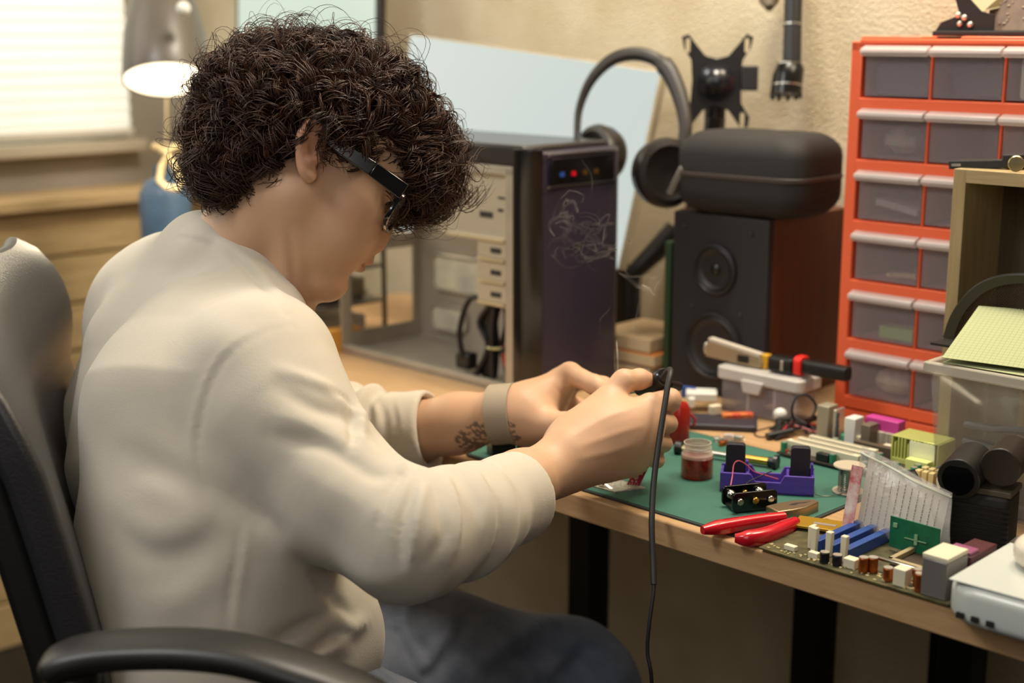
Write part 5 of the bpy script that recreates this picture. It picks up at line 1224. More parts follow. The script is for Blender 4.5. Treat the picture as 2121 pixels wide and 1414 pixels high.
# ---------------------------------------------------------------- clear box with white lid and the tools on it
xb = thing('lidded_box', 'clear plastic box with milky lid and latch beside the orange cabinet', 'box', D(-.112, .383, DT), RZ)
XW, XD, XH = .128, .054, .062
M_milk = mat('milky_lid', 'cfc9c2', .3, alpha=.86, spec=.6)
o = G().prism([(.006, .006), (XW - .006, .006), (XW - .006, XD - .006), (.006, XD - .006)], 0, XH - .014, 'z').obj('base', mat('clear_base', 'a7a0a6', .15, alpha=.42), xb, bevel=.002)
lid = G().rbox((XW / 2, XD / 2, XH - .011), (XW, XD, .016), .008, 4).obj('lid', M_milk, xb, bevel=.002)
G().rbox((XW / 2, XD / 2, XH - .0025), (XW - .010, XD - .010, .003), .006, 4).obj('lid_rim', M_milk, lid, bevel=.001)
G().prism([(.042, XH - .014), (.076, XH - .014), (.070, XH - .030), (.046, XH - .030)], -.004, .001, 'y').obj('latch', M_milk, xb, bevel=.001)
for x in (.045, .085): G().b2((x, .007, .002), (x + .004, XD - .01, XH - .018)).obj('divider', M_milk, xb)
LZ = DT + XH
o = thing('box_cutter', 'dull metal angled blade tool lying on the milky lid, leftmost', 'cutter', D(-.105, .392, LZ), RZ + .05)
G().prism([(-.030, .004), (.052, .0), (.056, .006), (.052, .016), (-.026, .026), (-.030, .020)], 0, .010, 'y').obj('body', mat('tan_metal', 'a3937a', .4, metal=.6), o, bevel=.0012)
G().b2((.020, -.0012, .005), (.036, .0005, .014)).obj('dark_window', M_bplas, o)
G().ball((-.032, .004, .014), .005, 12, (.6, .6, 1.6)).obj('end_pin', M_silver, o)
G().prism([(-.026, .026), (.052, .016), (.052, .019), (-.026, .029)], .0, .011, 'y').obj('upper_edge', mat('pale_edge', 'c9bfae', .4), o)
o = tag(G().b2((-.012, -.006, 0), (-.002, .006, .018)).b2((.002, -.006, 0), (.012, .006, .018)).b2((-.002, -.003, 0), (.002, .003, .010)).obj('yellow_clip', mat('amber_yellow', 'd3a22c', .4), bevel=.001), 'yellow double clip standing on the lid between cutter and black tool', 'clip'); o.location = D(-.043, .405, LZ); o.rotation_euler = (0, 0, RZ)
mtl = thing('multitool', 'black multitool with a bright red band lying on the box lid', 'multitool', D(-.008, .400, LZ), RZ + .04)
G().rbox((-.012, 0, .011), (.034, .020, .020), .005, 4, axis='x').obj('head', M_bplas, mtl, bevel=.002)
G().rbox((.040, .004, .012), (.075, .018, .018), .005, 4, axis='x').obj('handle', M_bplas, mtl, bevel=.002)
G().rbox((.012, .002, .013), (.010, .022, .024), .006, 4, axis='x').obj('red_band', mat('signal_red', 'e02a22', .35), mtl, bevel=.001)
G().b2((-.010, -.0112, .005), (-.006, -.0098, .018)).obj('bright_pin', M_silver, mtl, bevel=.001)
# ---------------------------------------------------------------- tray of parts, white device, red strip
ty = tag(G().rbox((0, 0, .004), (.105, .055, .008), .004, 3).obj('dark_tray', mat('aubergine_tray', '2b2630', .5), bevel=.002), 'low dark tray under the white module behind the red bottle', 'tray'); ty.location = D(-.066, .322, DT); ty.rotation_euler = (0, 0, RZ + .62)
wdv = thing('white_module', 'small white flat module lying on the dark tray', 'module', tuple(np.array(T(1452, 848)) + np.array([0, 0, .014])), RZ + .65)
G().rbox((0, 0, .006), (.040, .030, .011), .003, 3).obj('case', M_white, wdv, bevel=.0015); G().box((-.012, -.017, .0), (.008, .012, .012)).obj('plug', M_white, wdv, bevel=.001)
for (nm, x, y, sz, mm, lb, cat_, lift, rz) in (('yellow_wrap', 1445, 840, (.028, .012, .012), mat('pale_yellow', 'c9bf6e', .6, bump=(60, 1, .01)), 'crumpled pale yellow wrap behind the white module', 'wrap', .012, .3),
        ('blue_card', 1425, 835, (.020, .003, .016), mat('card_blue', '284f96', .5), 'small blue card behind the yellow wrap', 'card', .012, -.5),
        ('cell_pack', 1527, 868, (.040, .013, .013), mat('red_orange_print', 'b8261f', .4, var=(90, 'd98a3a')), 'red and orange printed battery pack on the desk before the clear box', 'battery', .0, .1),
        ('cream_connector', 1480, 862, (.016, .010, .012), M_cream, 'cream connector between the white module and the battery pack', 'connector', .008, .5)):
    o = tag(G().rbox((0, 0, sz[2] / 2), sz, min(sz) * .3, 3).obj(nm, mm, bevel=.001), lb, cat_); w_ = T(x, y + 8); o.location = (w_[0], w_[1], w_[2] + lift); o.rotation_euler = (0, 0, rz)
# white plug on a nest of dark cables
pg = thing('cable_nest', 'tangle of thin black and red cables with a white round plug on the desk', 'cable', T(1640, 890))
G().ball(T(1615, 886) + np.array([0, 0, .018]), .0085, 16, (1, 1, .9)).obj('white_plug', M_white, pg, world=True)
G().tube([T(1615, 888) + np.array([0, 0, .010]), T(1610, 905) + np.array([0, 0, .004])], [.006, .004], 12).obj('plug_stem', M_bplas, pg, world=True)
for k in range(9):
    a = T(rnd.uniform(1585, 1625), rnd.uniform(890, 915)); b = T(rnd.uniform(1640, 1665), rnd.uniform(885, 905)); c = T(rnd.uniform(1680, 1712), rnd.uniform(885, 915))
    G().tube(spline([a + [0, 0, .003], a * .5 + b * .5 + [0, 0, rnd.uniform(.004, .014)], b + [0, 0, rnd.uniform(.006, .016)], c + [0, 0, .004]], 5), .0016, 6).obj('thin_cable', M_rub if k % 3 else mat('red_thin', 'a3202a', .4), pg, world=True)
for (a_, b_, r_) in (((1608, 900), (1690, 878), .0036), ((1588, 912), (1640, 905), .0042)): G().tube([T(*a_) + [0, 0, .005], T(*b_) + [0, 0, .008]], r_, 10).obj('test_probe', M_bplas, pg, world=True)
lp2 = spline([T(1650, 890) + [0, 0, .004], P(1640, 850, 1.72), P(1650, 822, 1.72), P(1672, 818, 1.72), P(1690, 840, 1.72), P(1680, 868, 1.72), T(1668, 890) + [0, 0, .003]], 6)
G().tube(lp2, .0016, 8).obj('cable_loop', M_rub, pg, world=True)
o = tag(G().tube(spline([T(1508, 873) + [0, 0, .001], T(1520, 885) + [0, 0, .001], T(1560, 893) + [0, 0, .001], T(1600, 885) + [0, 0, .001]], 6), .0008, 6).tube(spline([T(1560, 893) + [0, 0, .001], T(1568, 905) + [0, 0, .001], T(1590, 905) + [0, 0, .001], T(1605, 890) + [0, 0, .003]], 6), .0010, 6).obj('thin_wire', mat('dark_thin_wire', '4a3424', .5)), 'thin dark wire curling over the bare wood before the clear box', 'wire')

# ---------------------------------------------------------------- motherboard behind the mat
mb = thing('motherboard', 'motherboard crowded with cream slots, green capacitors and a yellow-lit heatsink behind the mat', 'motherboard', D(.068, .262, DT), RZ)
BWd, BDp = .198, .130
G().b2((0, 0, .005), (BWd, .098, .0068)).obj('board', M_dpcb, mb); G().b2((0, .098, .005), (.142, BDp, .0068)).obj('board_wing', M_dpcb, mb)
for (x, y) in ((.008, .008), (BWd - .008, .008), (.008, BDp - .008)): G().cyl((x, y, 0), (x, y, .005), .003, n=10).obj('standoff', M_brass, mb)
Z = .0068
def part(nm, lo, hi, m, bev=.0006): return G().b2(lo, hi).obj(nm, m, mb, bevel=bev)
for k in range(3):
    y = .014 + k * .0165; s_ = part('slot', (.004 + .004 * k, y, Z), (.098 + .001 * k, y + .0075, Z + .0125), M_cream)
    G().b2((.010, y + .003, Z + .0121), (.090, y + .0045, Z + .0128)).obj('slot_groove', mat('slot_dark', '6e664e', .6), s_)
part('brown_slot', (.060, .066, Z), (.150, .074, Z + .0125), mat('brown_slot', '574a3a', .5))
for (x, y) in ((.030, .0115), (.052, .0115)): G().cyl((x, .0142, Z + .006), (x, .0132, Z + .006), .0028, n=16).obj('sticker_dot', M_blue if x < .04 else mat('green_dot', '2f8a2f', .5), mb)
caps = [(.006, .006, .012), (.070, .008, .011), (.098, .030, .013), (.108, .012, .009), (.128, .020, .012), (.146, .014, .016), (.156, .016, .010), (.165, .018, .014), (.104, .050, .010), (.040, .060, .012), (.135, .032, .010), (.160, .035, .012)]
for i, (x, y, h) in enumerate(caps):
    c_ = G().cyl((x, y, Z), (x, y, Z + h), .0040, n=16).obj('capacitor', M_gcap, mb, bevel=.0005); G().cyl((x, y, Z + h), (x, y, Z + h + .0004), .0033, n=16).obj('capacitor_top', M_silver, c_)
for i in range(10):
    x = .100 + (i % 5) * .009; y = .104 + (i // 5) * .012; c_ = G().cyl((x, y, Z), (x, y, Z + .020), .0042, n=16).obj('capacitor', mat('navy_capacitor', '1d1b2c', .3), mb, bevel=.0005); G().cyl((x, y, Z + .020), (x, y, Z + .0204), .0036, n=16).obj('capacitor_top', M_silver, c_)
hs = part('heatsink', (.112, .060, Z), (.168, .098, Z + .006), M_yel)
for k in range(15):
    x = .112 + k * .0040; G().b2((x, .060, Z + .006), (x + .0016, .098, Z + .030 - (.006 if k % 4 == 1 else 0))).obj('fin', M_yel, hs)
G().b2((.135, .0590, Z + .004), (.166, .060, Z + .029)).obj('side_plate', mat('yellow_lit_plate', 'eef0c8', .35), hs)
G().b2((.112, .060, Z + .0298), (.168, .098, Z + .031)).obj('top_plate', mat('yellow_lit_top', 'cfd57a', .3, metal=.3), hs, bevel=.0004)
for k in range(3): G().box((.182 + .004 * k, .060 + .002 * k, Z + .013), (.0018, .010, .026), (0, .45, 0)).obj('bent_fin', M_yel, mb)
part('pale_heatsink_base', (.138, .046, Z), (.165, .058, Z + .012), mat('lemon', 'dfe58f', .4))
# tall ports at the back left
for (x0, x1_, h, mm, nm) in ((.004, .020, .040, mat('beige_port', 'a39c86', .45, metal=.4), 'stacked_port'), (.026, .030, .038, M_silver, 'shield'), (.042, .056, .032, M_white, 'white_port'), (.064, .076, .028, mat('taupe_port', '6d6152', .45), 'audio_port')): part(nm, (x0 - .006, .084, Z), (x1_ - .006, .104, Z + h), mm, .001)
G().prism([(.0205, Z + .002), (.0255, Z + .002), (.0245, Z + .010), (.0255, Z + .018), (.0245, Z + .026), (.0255, Z + .034), (.0205, Z + .034)], .086, .090, 'y').obj('grille', mat('blue_grey_port', '444d5f', .4), mb)
mg_ = part('magenta_port', (.050, .106, Z + .016), (.094, .122, Z + .032), M_pink, .001)
G().b2((.056, .100, Z), (.096, .108, Z + .018)).obj('white_pin_block', mat('ivory', 'c8c0aa', .5, var=(260, '7a7464'), stretch=(1, .05, .05)), mb)
for (x, y) in ((.045, .088), (.090, .080), (.100, .084)): part('connector', (x, y, Z), (x + .010, y + .008, Z + .011), M_cream)
c_ = G().cyl((.035, .090, Z), (.035, .090, Z + .010), .006, n=18).obj('coil', mat('jade_coil', '3d8a68', .3), mb, bevel=.001)
G().tube([(.082 + .005 * math.cos(a * .5), .088 + .005 * math.sin(a * .5), Z + .005) for a in range(13)], .002, 6).obj('copper_coil', M_copper, mb)
part('red_jumper', (.128, .008, Z), (.136, .014, Z + .006), M_red); part('red_jumper', (.002, .004, Z), (.010, .009, Z + .004), mat('orange_jumper', 'd84c20', .4))
part('chip', (.050, .004, Z), (.066, .012, Z + .009), M_bplas); part('crystal', (.112, .004, Z), (.120, .008, Z + .004), M_silver)
bz_ = G().lathe([(0, 0), (.0125, 0), (.0125, .008), (.009, .009), (.003, .009), (.002, .004), (0, .004)], (.152, .006, Z - .001), 24).obj('buzzer', M_bplas, mb, bevel=.0005)
sm_ = G()
for i in range(90): x, y = rnd.uniform(.004, BWd - .006), rnd.uniform(.003, .094); sm_.b2((x, y, Z), (x + rnd.uniform(.001, .003), y + .0012, Z + .0010))
sm_.obj('surface_parts', mat('tan_smd', 'b0a588', .5), mb)['kind'] = 'stuff'
for i in range(6): x = .170 + (i % 3) * .008; part('connector', (x, .010 + (i // 3) * .014, Z), (x + .006, .018 + (i // 3) * .014, Z + .014), mat('amber_cream', 'd9c48a', .45))
wz = spline([(.170, .05, Z + .004), (.180, .045, Z + .012), (.190, .04, Z + .014), (.188, .03, Z + .006)], 5); G().tube(wz, .0009, 5).obj('loose_wire', M_blue, mb)

# ---------------------------------------------------------------- motherboard at the front edge
fb = thing('motherboard', 'motherboard with blue slots hanging over the front edge of the desk before the bag', 'motherboard', D(.232, -.004, DT), RZ)
G().b2((0, 0, .003), (.195, .115, .0046)).obj('board', mat('olive_board', '3c3a24', .45, var=(100, '5a5534')), fb)
Z = .0046
def fpart(nm, lo, hi, m, bev=.0006): return G().b2(lo, hi).obj(nm, m, fb, bevel=bev)
for k in range(3):
    x = .040 + k * .016; s_ = fpart('blue_slot', (x, .028, Z), (x + .008, .108, Z + .011), M_blue); 
    G().b2((x + .001, .024, Z), (x + .007, .030, Z + .024)).obj('latch', M_cream, s_, bevel=.0008)
G().b2((.034, .030, Z), (.038, .040, Z + .022)).obj('latch', M_cream, fb, bevel=.0008)
for (x, y, h) in ((.066, .010, .010), (.078, .012, .010), (.104, .014, .014), (.110, .020, .014), (.130, .012, .012), (.156, .018, .016), (.162, .010, .016)):
    c_ = G().cyl((x, y, Z), (x, y, Z + h), .0045, n=16).obj('capacitor', M_copper if h > .011 else M_bplas, fb, bevel=.0006); G().cyl((x, y, Z + h), (x, y, Z + h + .0006), .0042, n=16).obj('capacitor_top', M_silver, c_)
for (x, y, w, d, h) in ((.084, .012, .012, .010, .009), (.138, .006, .012, .012, .016), (.020, .012, .012, .006, .005), (.048, .010, .010, .006, .006)): fpart('connector', (x, y, Z), (x + w, y + d, Z + h), M_cream)
fr2 = G(); sx, sy, L_ = .112, .040, .050
fr2.b2((sx, sy, Z + .004), (sx + L_, sy + .005, Z + .009)).b2((sx, sy + L_ - .005, Z + .004), (sx + L_, sy + L_, Z + .009)).b2((sx, sy, Z + .004), (sx + .005, sy + L_, Z + .009)).b2((sx + L_ - .005, sy, Z + .004), (sx + L_, sy + L_, Z + .009))
fr2.obj('socket_frame', mat('socket_tan', 'a3936f', .5), fb, bevel=.0006); fpart('socket', (sx + .002, sy + .002, Z), (sx + L_ - .002, sy + L_ - .002, Z + .004), mat('socket_brown', '3d3022', .5))
fpart('chrome_bar', (.108, .026, Z + .010), (.150, .029, Z + .013), M_steel)
fpart('port_block', (.166, .004, Z), (.190, .040, Z + .034), mat('grey_port', '8b8580', .4, metal=.5), .001); fpart('port_block', (.170, .042, Z), (.192, .090, Z + .030), mat('maroon_port', '4c1f24', .45), .001)
fpart('port_cap', (.166, .004, Z + .034), (.190, .040, Z + .038), M_cream); fpart('violet_port', (.168, .044, Z + .030), (.190, .060, Z + .033), mat('violet_port', '8e4f70', .4))
for y in (.052, .060): G().ball((.168, y, Z + .020), .0032, 10).obj('screw', M_silver, fb)
sm_ = G()
for i in range(80): x, y = rnd.uniform(.004, .160), rnd.uniform(.002, .026); sm_.b2((x, y, Z), (x + rnd.uniform(.001, .004), y + .0015, Z + .0014))
sm_.obj('surface_parts', mat('cream_smd', 'b5a878', .5), fb)['kind'] = 'stuff'
# gold memory card
gc = thing('gold_board', 'small gold-labelled module lying on black foam behind the blue slots', 'module', T(1706, 1105), RZ + .35)
G().b2((-.026, -.012, 0), (.030, .018, .007)).obj('foam', M_bmatte, gc, bevel=.001); G().b2((-.028, -.014, .0071), (.026, .016, .010)).obj('plate', M_gold, gc, bevel=.0006)
G().b2((-.010, -.004, .0101), (.012, .002, .0104)).obj('label', M_silver, gc)

# ---------------------------------------------------------------- clear bag with printed leaflet and green board
bgt = thing('zip_bag', 'crumpled clear zip bag holding a printed leaflet and a green board', 'bag', D(.268, .088, DT + .0065), RZ + .02)
def bagf(side):
    def f(u, v):
        x = .002 + (.094 + .012 * (1 - v)) * u; z = .003 + (.078 - .026 * u) * v; y = .004 + .030 * v * .6 + side * (.010 * math.sin(math.pi * u) * math.sin(math.pi * min(v, 1)) ** .7 + .0006) + .003 * math.sin(9 * u + 5 * v) * (1 - v * .5)
        return (x, y, z)
    return f
M_film = mat('clear_film', 'e2ddd2', .15, alpha=.15, spec=.6, bump=(45, .6, .004))
for s_, nm in ((-1, 'front_film'), (1, 'back_film')): G().grid(bagf(s_), 22, 22, .0003).obj(nm, M_film, bgt, smooth=60)
G().tube(spline([bagf(-1)(u, .93) for u in np.linspace(0, 1, 8)], 3), .0012, 6).obj('zip_seal', mat('zip_clear', 'ccd0bc', .2, alpha=.7), bgt)
M_leaf = mat('leaflet_paper', 'd6d0c4', .8); nt = M_leaf.node_tree; b = nt.nodes['Principled BSDF']; N = nt.nodes.new; L = nt.links.new
G().grid(lambda u, v: (.006 + .086 * u, .012 + .016 * v, .006 + (.062 - .016 * u) * v), 8, 8, .0004).obj('leaflet', M_leaf, bgt)
tx = G(); rr = random.Random(5)
for k in range(11):
    u = .08 + k * .082; v0 = .06
    while v0 < .82:
        l_ = rr.uniform(.02, .07); pt = lambda v, o=0: (.006 + .086 * u + o, .0115 + .016 * v, .006 + (.062 - .016 * u) * v)
        tx.tube([pt(v0), pt(v0 + l_)], .00045, 4); v0 += l_ + .018
tx.obj('print_lines', mat('grey_ink', '6a6662', .8), bgt)['kind'] = 'stuff'
G().grid(lambda u, v: (-.004 + .012 * u, .000 + .014 * v, .003 + .060 * v), 5, 10, .0004).obj('side_label', mat('white_red_label', 'd6cfc6', .6, var=(70, 'b8404a')), bgt)
gb = G().grid(lambda u, v: (.054 + .050 * u, -.012, .0015 - .001 * u + .030 * v), 3, 3, .0014).obj('green_board', M_green, bgt)
G().b2((.058, -.0138, .022), (.062, -.0120, .026)).b2((.070, -.0138, .014), (.092, -.0120, .0146)).b2((.080, -.0138, .010), (.083, -.0120, .020)).obj('board_marks', mat('light_green_mark', '7fa882', .5), gb)

# ---------------------------------------------------------------- black pile, white boxes at the right edge
ck = thing('camera_mount', 'black ribbed camera-like unit with round lens ends near the right edge', 'camera', D(.372, .150, DT), RZ + .2)
G().rbox((0, 0, .030), (.066, .044, .060), .006, 4).obj('body', M_bmatte, ck, bevel=.003)
for k in range(9): G().b2((-.034, -.0235, .008 + k * .005), (.034, -.0215, .0105 + k * .005)).obj('rib', M_bplas, ck)
G().cyl((-.012, -.030, .074), (-.012, .020, .080), .0200, .0190, 28).obj('lens_barrel', M_bplas, ck, bevel=.001)
G().cyl((.022, -.018, .088), (.022, .030, .090), .0185, .018, 28).obj('lens_barrel', mat('brown_black', '241c14', .35), ck, bevel=.001)
G().cyl((-.012, -.0305, .074), (-.012, -.0315, .074), .015, n=28).obj('lens_glass', mat('lens_black', '050506', .05), ck)
G().b2((-.030, -.020, .060), (.034, .020, .066)).obj('bracket', mat('olive_bracket', '4a4434', .4), ck, bevel=.001)
G().tube(spline([(-.036, -.01, .020), (-.044, -.012, .045), (-.056, -.014, .062), (-.062, -.012, .068)], 5), [.004] * 15 + [.0045], 10).obj('cable_lug', M_rub, ck)
o = thing('white_tube', 'white plastic tube lying behind the black camera unit', 'tube', D(.325, .178, DT + .0), RZ)
G().cyl((.0, .0, .042), (.012, .045, .058), .0150, .0150, 28).obj('tube', M_white, o, bevel=.002); G().cyl((.012, .045, .058), (.0125, .047, .0586), .0152, .0152, 28).obj('end_ring', mat('ring_red', 'a8463c', .4), o)
G().box((.006, .022, .014), (.020, .03, .028)).obj('stand', M_bmatte, o, bevel=.002)
o = thing('round_knob_part', 'black round knob on a stem at the right picture edge', 'knob', D(.435, .175, DT), RZ)
G().ball((0, 0, .078), .018, 20, (1, .8, 1)).obj('knob', M_bplas, o); G().tube([(0, 0, 0), (0, 0, .065)], [.012, .006], 14).obj('stem', M_bplas, o)
o = tag(G().b2((-.05, -.035, 0), (.06, .035, .016)).obj('grey_module', mat('grey_module', '9a948a', .5), bevel=.002), 'grey rectangular module beneath the black camera unit at right', 'module'); o.location = D(.456, .140, DT); o.rotation_euler = (0, 0, RZ + .1)
o = tag(G().box((0, 0, .020), (.004, .012, .040), (0, .3, 0)).obj('brown_strip', mat('brown_copper', '5e3021', .4)), 'brown metal strip standing on the grey module', 'strip'); o.location = D(.430, .140, DT + .016); o.rotation_euler = (0, 0, RZ)
wb1 = thing('white_device', 'white rounded plastic device with dark vent slots at the lower right corner', 'device', D(.431, -.030, DT), RZ + .03)
g = capsule(G(), .20, .13, 0, .036, .010); g.v = [(x + .10, y + .065, z) for x, y, z in g.v]; g.obj('casing', mat('white_glossy', 'c6cbc4', .25), wb1)
for k in range(3): G().rbox((.020 + k * .013, -.0005, .010), (.007, .002, .005), .001, 3, axis='y').obj('vent', M_bmatte, wb1)
G().b2((.006, .004, .036), (.19, .12, .0375)).obj('top_ridge', MATS['white_glossy'], wb1, bevel=.0007)
wb2 = thing('white_device', 'second cream-white rounded device lying on the first one, picture edge', 'device', D(.452, .030, DT + .038), RZ - .12)
g = capsule(G(), .16, .12, 0, .024, .009); g.v = [(x + .08, y + .06, z) for x, y, z in g.v]; g.obj('casing', mat('cream_glossy', 'd3cbbb', .28), wb2)

# ---------------------------------------------------------------- notebooks and green folder left of the speaker
for i, (z, h, m_, lb, dx) in enumerate(((0, .022, mat('nb_grey', '5c5248', .6), 'grey-brown book, lowest of the stack between tower and speaker', 0), (.0225, .018, mat('nb_orange', 'b06a2c', .6), 'orange-brown book in the middle of the stack between tower and speaker', .006), (.041, .020, mat('nb_tan', 'a48a68', .6), 'tan book on top of the stack between tower and speaker', -.004))):
    o = thing('book', lb, 'book', D(-.365 + dx, .43, DT + z), RZ + .02 * i); G().b2((0, 0, 0), (.105, .12, h)).obj('cover', m_, o, bevel=.0015); G().b2((.002, -.0005, .002), (.1055, .118, h - .002)).obj('pages', mat('aged_pages', 'b9a888', .8), o)
o = tag(G().b2((0, 0, 0), (.010, .11, .20)).obj('green_folder', mat('deep_green', '1f3a1e', .5), bevel=.002), 'dark green folder standing upright against the loudspeaker', 'folder'); o.location = D(-.250, .445, DT); o.rotation_euler = (0, 0, RZ)

# ---------------------------------------------------------------- soldering iron with its cable
ir = thing('soldering_iron', 'black soldering iron held in the right hand, its cable hanging past the desk edge', 'soldering iron', P(1360, 790, 1.5))
G().tube([P(1376, 781, 1.500), P(1372, 783, 1.503), P(1345, 797, 1.522), P(1322, 806, 1.535)], [.0098, .0110, .0095, .0072], 20).obj('handle', M_bplas, ir, world=True)
G().tube([P(1322, 806, 1.535), P(1296, 812, 1.552), P(1283, 812, 1.560)], [.0035, .003, .0012], 12).obj('tip', M_steel, ir, world=True)
G().tube([P(1377, 780.5, 1.499), P(1378, 780, 1.498)], [.0098, .0088], 20).obj('end_cap', mat('end_cap_black', '242222', .15), ir, world=True)
G().tube([P(1384, 796, 1.512), P(1405, 800, 1.53)], .0055, 14).obj('strain_relief', M_bplas, ir, world=True)
cbp = [P(1372, 786, 1.495), P(1380, 772, 1.488), P(1387, 765, 1.478), P(1389, 772, 1.462), P(1383, 800, 1.452), P(1375, 850, 1.442), P(1364, 920, 1.432), P(1354, 1000, 1.420), P(1350, 1080, 1.405), P(1352, 1150, 1.395), P(1354, 1210, 1.385)]
G().tube(spline(cbp, 6), .0031, 12).obj('cable', M_rub, ir, world=True)
G().tube(spline([P(1354, 1205, 1.386), P(1353, 1230, 1.383), P(1345, 1290, 1.38), P(1341, 1350, 1.38), P(1350, 1414, 1.38), P(1352, 1600, 1.40), (.15, 1.25, .02)], 6), .0019, 10).obj('thin_cable', M_rub, ir, world=True)

# ---------------------------------------------------------------- smoke
smk = thing('smoke', 'thin white solder smoke curling up from between the hands', 'smoke', P(1278, 790, 1.56))
def smoke_mat(nm, a):
    m = mat(nm, 'efe8dc', .9, alpha=a, spec=0.); return m
SM = [smoke_mat('smoke_faint', .006), smoke_mat('smoke_mid', .016), smoke_mat('smoke_dense', .09)]
def wisp(pts, w, d, k, nm='wisp'):
    sp = spline([P(x, y, d + rnd.uniform(-.01, .01)) for x, y in pts], 8); n = len(sp)
    for j, (f, kk) in enumerate(((1, k), (.45, k))):
        g = G(); g.tube(sp, [max(w * f * (.3 + .7 * math.sin(math.pi * min(max(i / (n - 1), .03), .97)) ** .7), .0001) for i in range(n)], 8); g.obj(nm, SM[kk], smk, world=True)
wisp([(1283, 800), (1280, 770), (1279, 735), (1277, 705)], .0011, 1.56, 2); wisp([(1281, 800), (1274, 765), (1273, 730), (1277, 700)], .0007, 1.56, 1)
wisp([(1308, 692), (1318, 655), (1326, 620), (1338, 602)], .0010, 1.57, 1)
wisp([(1355, 612), (1338, 600), (1320, 592), (1300, 575), (1282, 565)], .0026, 1.57, 1); wisp([(1355, 611), (1345, 598), (1330, 590)], .0016, 1.57, 2)
wisp([(1364, 607), (1365, 588), (1352, 576), (1330, 572), (1305, 572), (1292, 556)], .0016, 1.57, 1); wisp([(1356, 610), (1358, 592), (1366, 582)], .0008, 1.57, 1)
wisp([(1264, 615), (1262, 640), (1243, 662), (1245, 690)], .0008, 1.57, 0)
R_ = random.Random(19)
for k in range(26):
    cx_, cy_ = R_.gauss(1225, 42), R_.gauss(480, 42); a0 = R_.uniform(0, 6.28); r0 = R_.uniform(14, 46); pts = []
    for i in range(8):
        a = a0 + i * R_.uniform(.4, .9); r_ = r0 * (1 - i * .09); pts.append((cx_ + r_ * math.cos(a), cy_ + r_ * .8 * math.sin(a)))
    wisp(pts, R_.uniform(.0008, .0028), 1.58 + R_.uniform(-.02, .02), 0 if k % 4 else 1)
wisp([(1205, 540), (1225, 540), (1240, 525), (1262, 520), (1275, 515)], .0012, 1.58, 1); wisp([(1236, 478), (1245, 455), (1262, 445), (1252, 478), (1248, 505)], .0012, 1.58, 1)
wisp([(1218, 420), (1226, 395), (1224, 360), (1205, 330), (1212, 305)], .0009, 1.58, 0); wisp([(1140, 470), (1152, 430), (1165, 400)], .0010, 1.58, 0)

# ---------------------------------------------------------------- office chair
ch = thing('office_chair', 'black leather office chair with curved armrest behind the person', 'office chair', (-.22, 1.42, 0))
zz = [.44, .56, .688, .787, .847, .906, .967, 1.00, 1.045]
xn = [-.33, -.335, -.350, -.373, -.388, -.412, -.445, -.465, -.495]; xf = [-.46, -.47, -.485, -.505, -.518, -.508, -.500, -.512, -.54]
def back(off, wn0=1.13, wn1=1.62):
    def f(u, v):
        z = .44 + .528 * v; top = max(0, (v - .80) / .20); sh = .30 * (1 - math.sqrt(max(0, 1 - top ** 2.2))); uu = sh * .5 + (1 - sh) * u
        a, b_ = np.interp(z, zz, xn), np.interp(z, zz, xf); x = a + (b_ - a) * uu - .030 * math.sin(math.pi * uu) * (z < 2) + .012
        edge = (abs(2 * u - 1)) ** 6; x -= .012 * edge + .03 * top ** 3
        return (x - off, wn0 + (wn1 - wn0) * uu, z + (.012 * math.sin(math.pi * uu)))
    return f
M_lea = mat('black_leather', '2b2a2c', .38, bump=(420, .5, .0008), spec=.6)
o = G().grid(back(.035), 30, 40, -.035).obj('back_cushion', M_lea, ch, world=True, bevel=.010, seg=3)
o = G().grid(back(.064), 30, 40, -.028).obj('back_shell', mat('black_shell', '141312', .5, bump=(300, .3, .0006)), ch, world=True, bevel=.006, seg=2)
ap = [P(92, 1392, 1.09), P(130, 1366, 1.09), P(200, 1350, 1.09), P(300, 1343, 1.085), P(400, 1344, 1.08), P(500, 1356, 1.075), P(600, 1384, 1.07), P(700, 1418, 1.07), P(790, 1462, 1.07), P(850, 1540, 1.08), P(860, 1640, 1.10)]
sa = spline(ap, 5); n_ = len(sa); g = G(); vs = []; K = 16
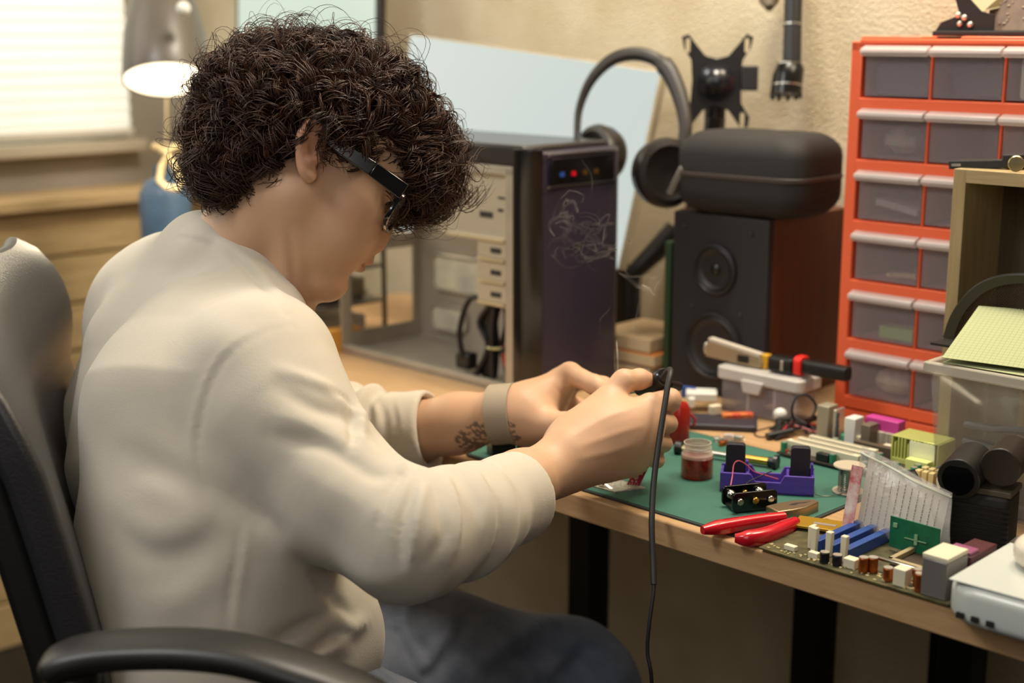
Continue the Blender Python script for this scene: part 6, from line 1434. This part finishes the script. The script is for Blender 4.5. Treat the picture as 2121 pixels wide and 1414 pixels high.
for i in range(n_):
    t = sa[min(i + 1, n_ - 1)] - sa[max(i - 1, 0)]; t = t / np.linalg.norm(t); sd_ = np.array([0, 1., 0]); up_ = np.cross(sd_, t); up_ = up_ / np.linalg.norm(up_)
    if up_[2] < 0: up_ = -up_
    k_ = min(1, .35 + i * .25) * (1 if i < n_ - 8 else .8)
    for k in range(K):
        a = 2 * math.pi * k / K; q = lambda c: math.copysign(abs(c) ** .75, c); vs.append(sa[i] + sd_ * .026 * k_ * q(math.cos(a)) + up_ * .0115 * k_ * q(math.sin(a)))
g.add(vs, [(i * K + k, i * K + (k + 1) % K, (i + 1) * K + (k + 1) % K, (i + 1) * K + k) for i in range(n_ - 1) for k in range(K)] + [tuple(range(K - 1, -1, -1)), tuple((n_ - 1) * K + k for k in range(K))])
g.obj('armrest', mat('armrest_black', '1a1918', .42), ch, world=True, smooth=50)
G().tube(spline([P(860, 1600, 1.10), (-.02, 1.16, .46), (-.10, 1.22, .41)], 5), .014, 12).tube(spline([P(150, 1385, 1.10), P(170, 1500, 1.12), (-.32, 1.20, .48), (-.28, 1.26, .41)], 5), [.022] * 6 + [.014] * 10, 12).obj('armrest_bracket', MATS['armrest_black'], ch, world=True)
G().rbox((-.20, 1.42, .405), (.46, .46, .075), .08, 6).obj('seat', M_lea, ch, world=True, bevel=.02, seg=3)
G().cyl((-.22, 1.42, .08), (-.22, 1.42, .37), .028).obj('gas_column', M_bplas, ch, world=True)
for k in range(5):
    a = k * 2 * math.pi / 5 + .3; e = (-.22 + .28 * math.cos(a), 1.42 + .28 * math.sin(a)); G().tube([(-.22, 1.42, .10), (e[0], e[1], .075)], [.026, .016], 12).obj('base_leg', M_bplas, ch, world=True); G().cyl((e[0], e[1] - .012, .028), (e[0], e[1] + .012, .028), .028, n=20).obj('caster', M_rub, ch, world=True)
# dark blue bag under the desk
o = tag(capsule(G(), .30, .20, 0, .26, .06).obj('backpack', mat('navy_fabric', '101a2e', .8, bump=(60, .6, .01))), 'dark navy bag lying on the floor under the desk', 'bag'); o.location = D(.02, .36, 0); o.rotation_euler = (0, 0, RZ + .2)
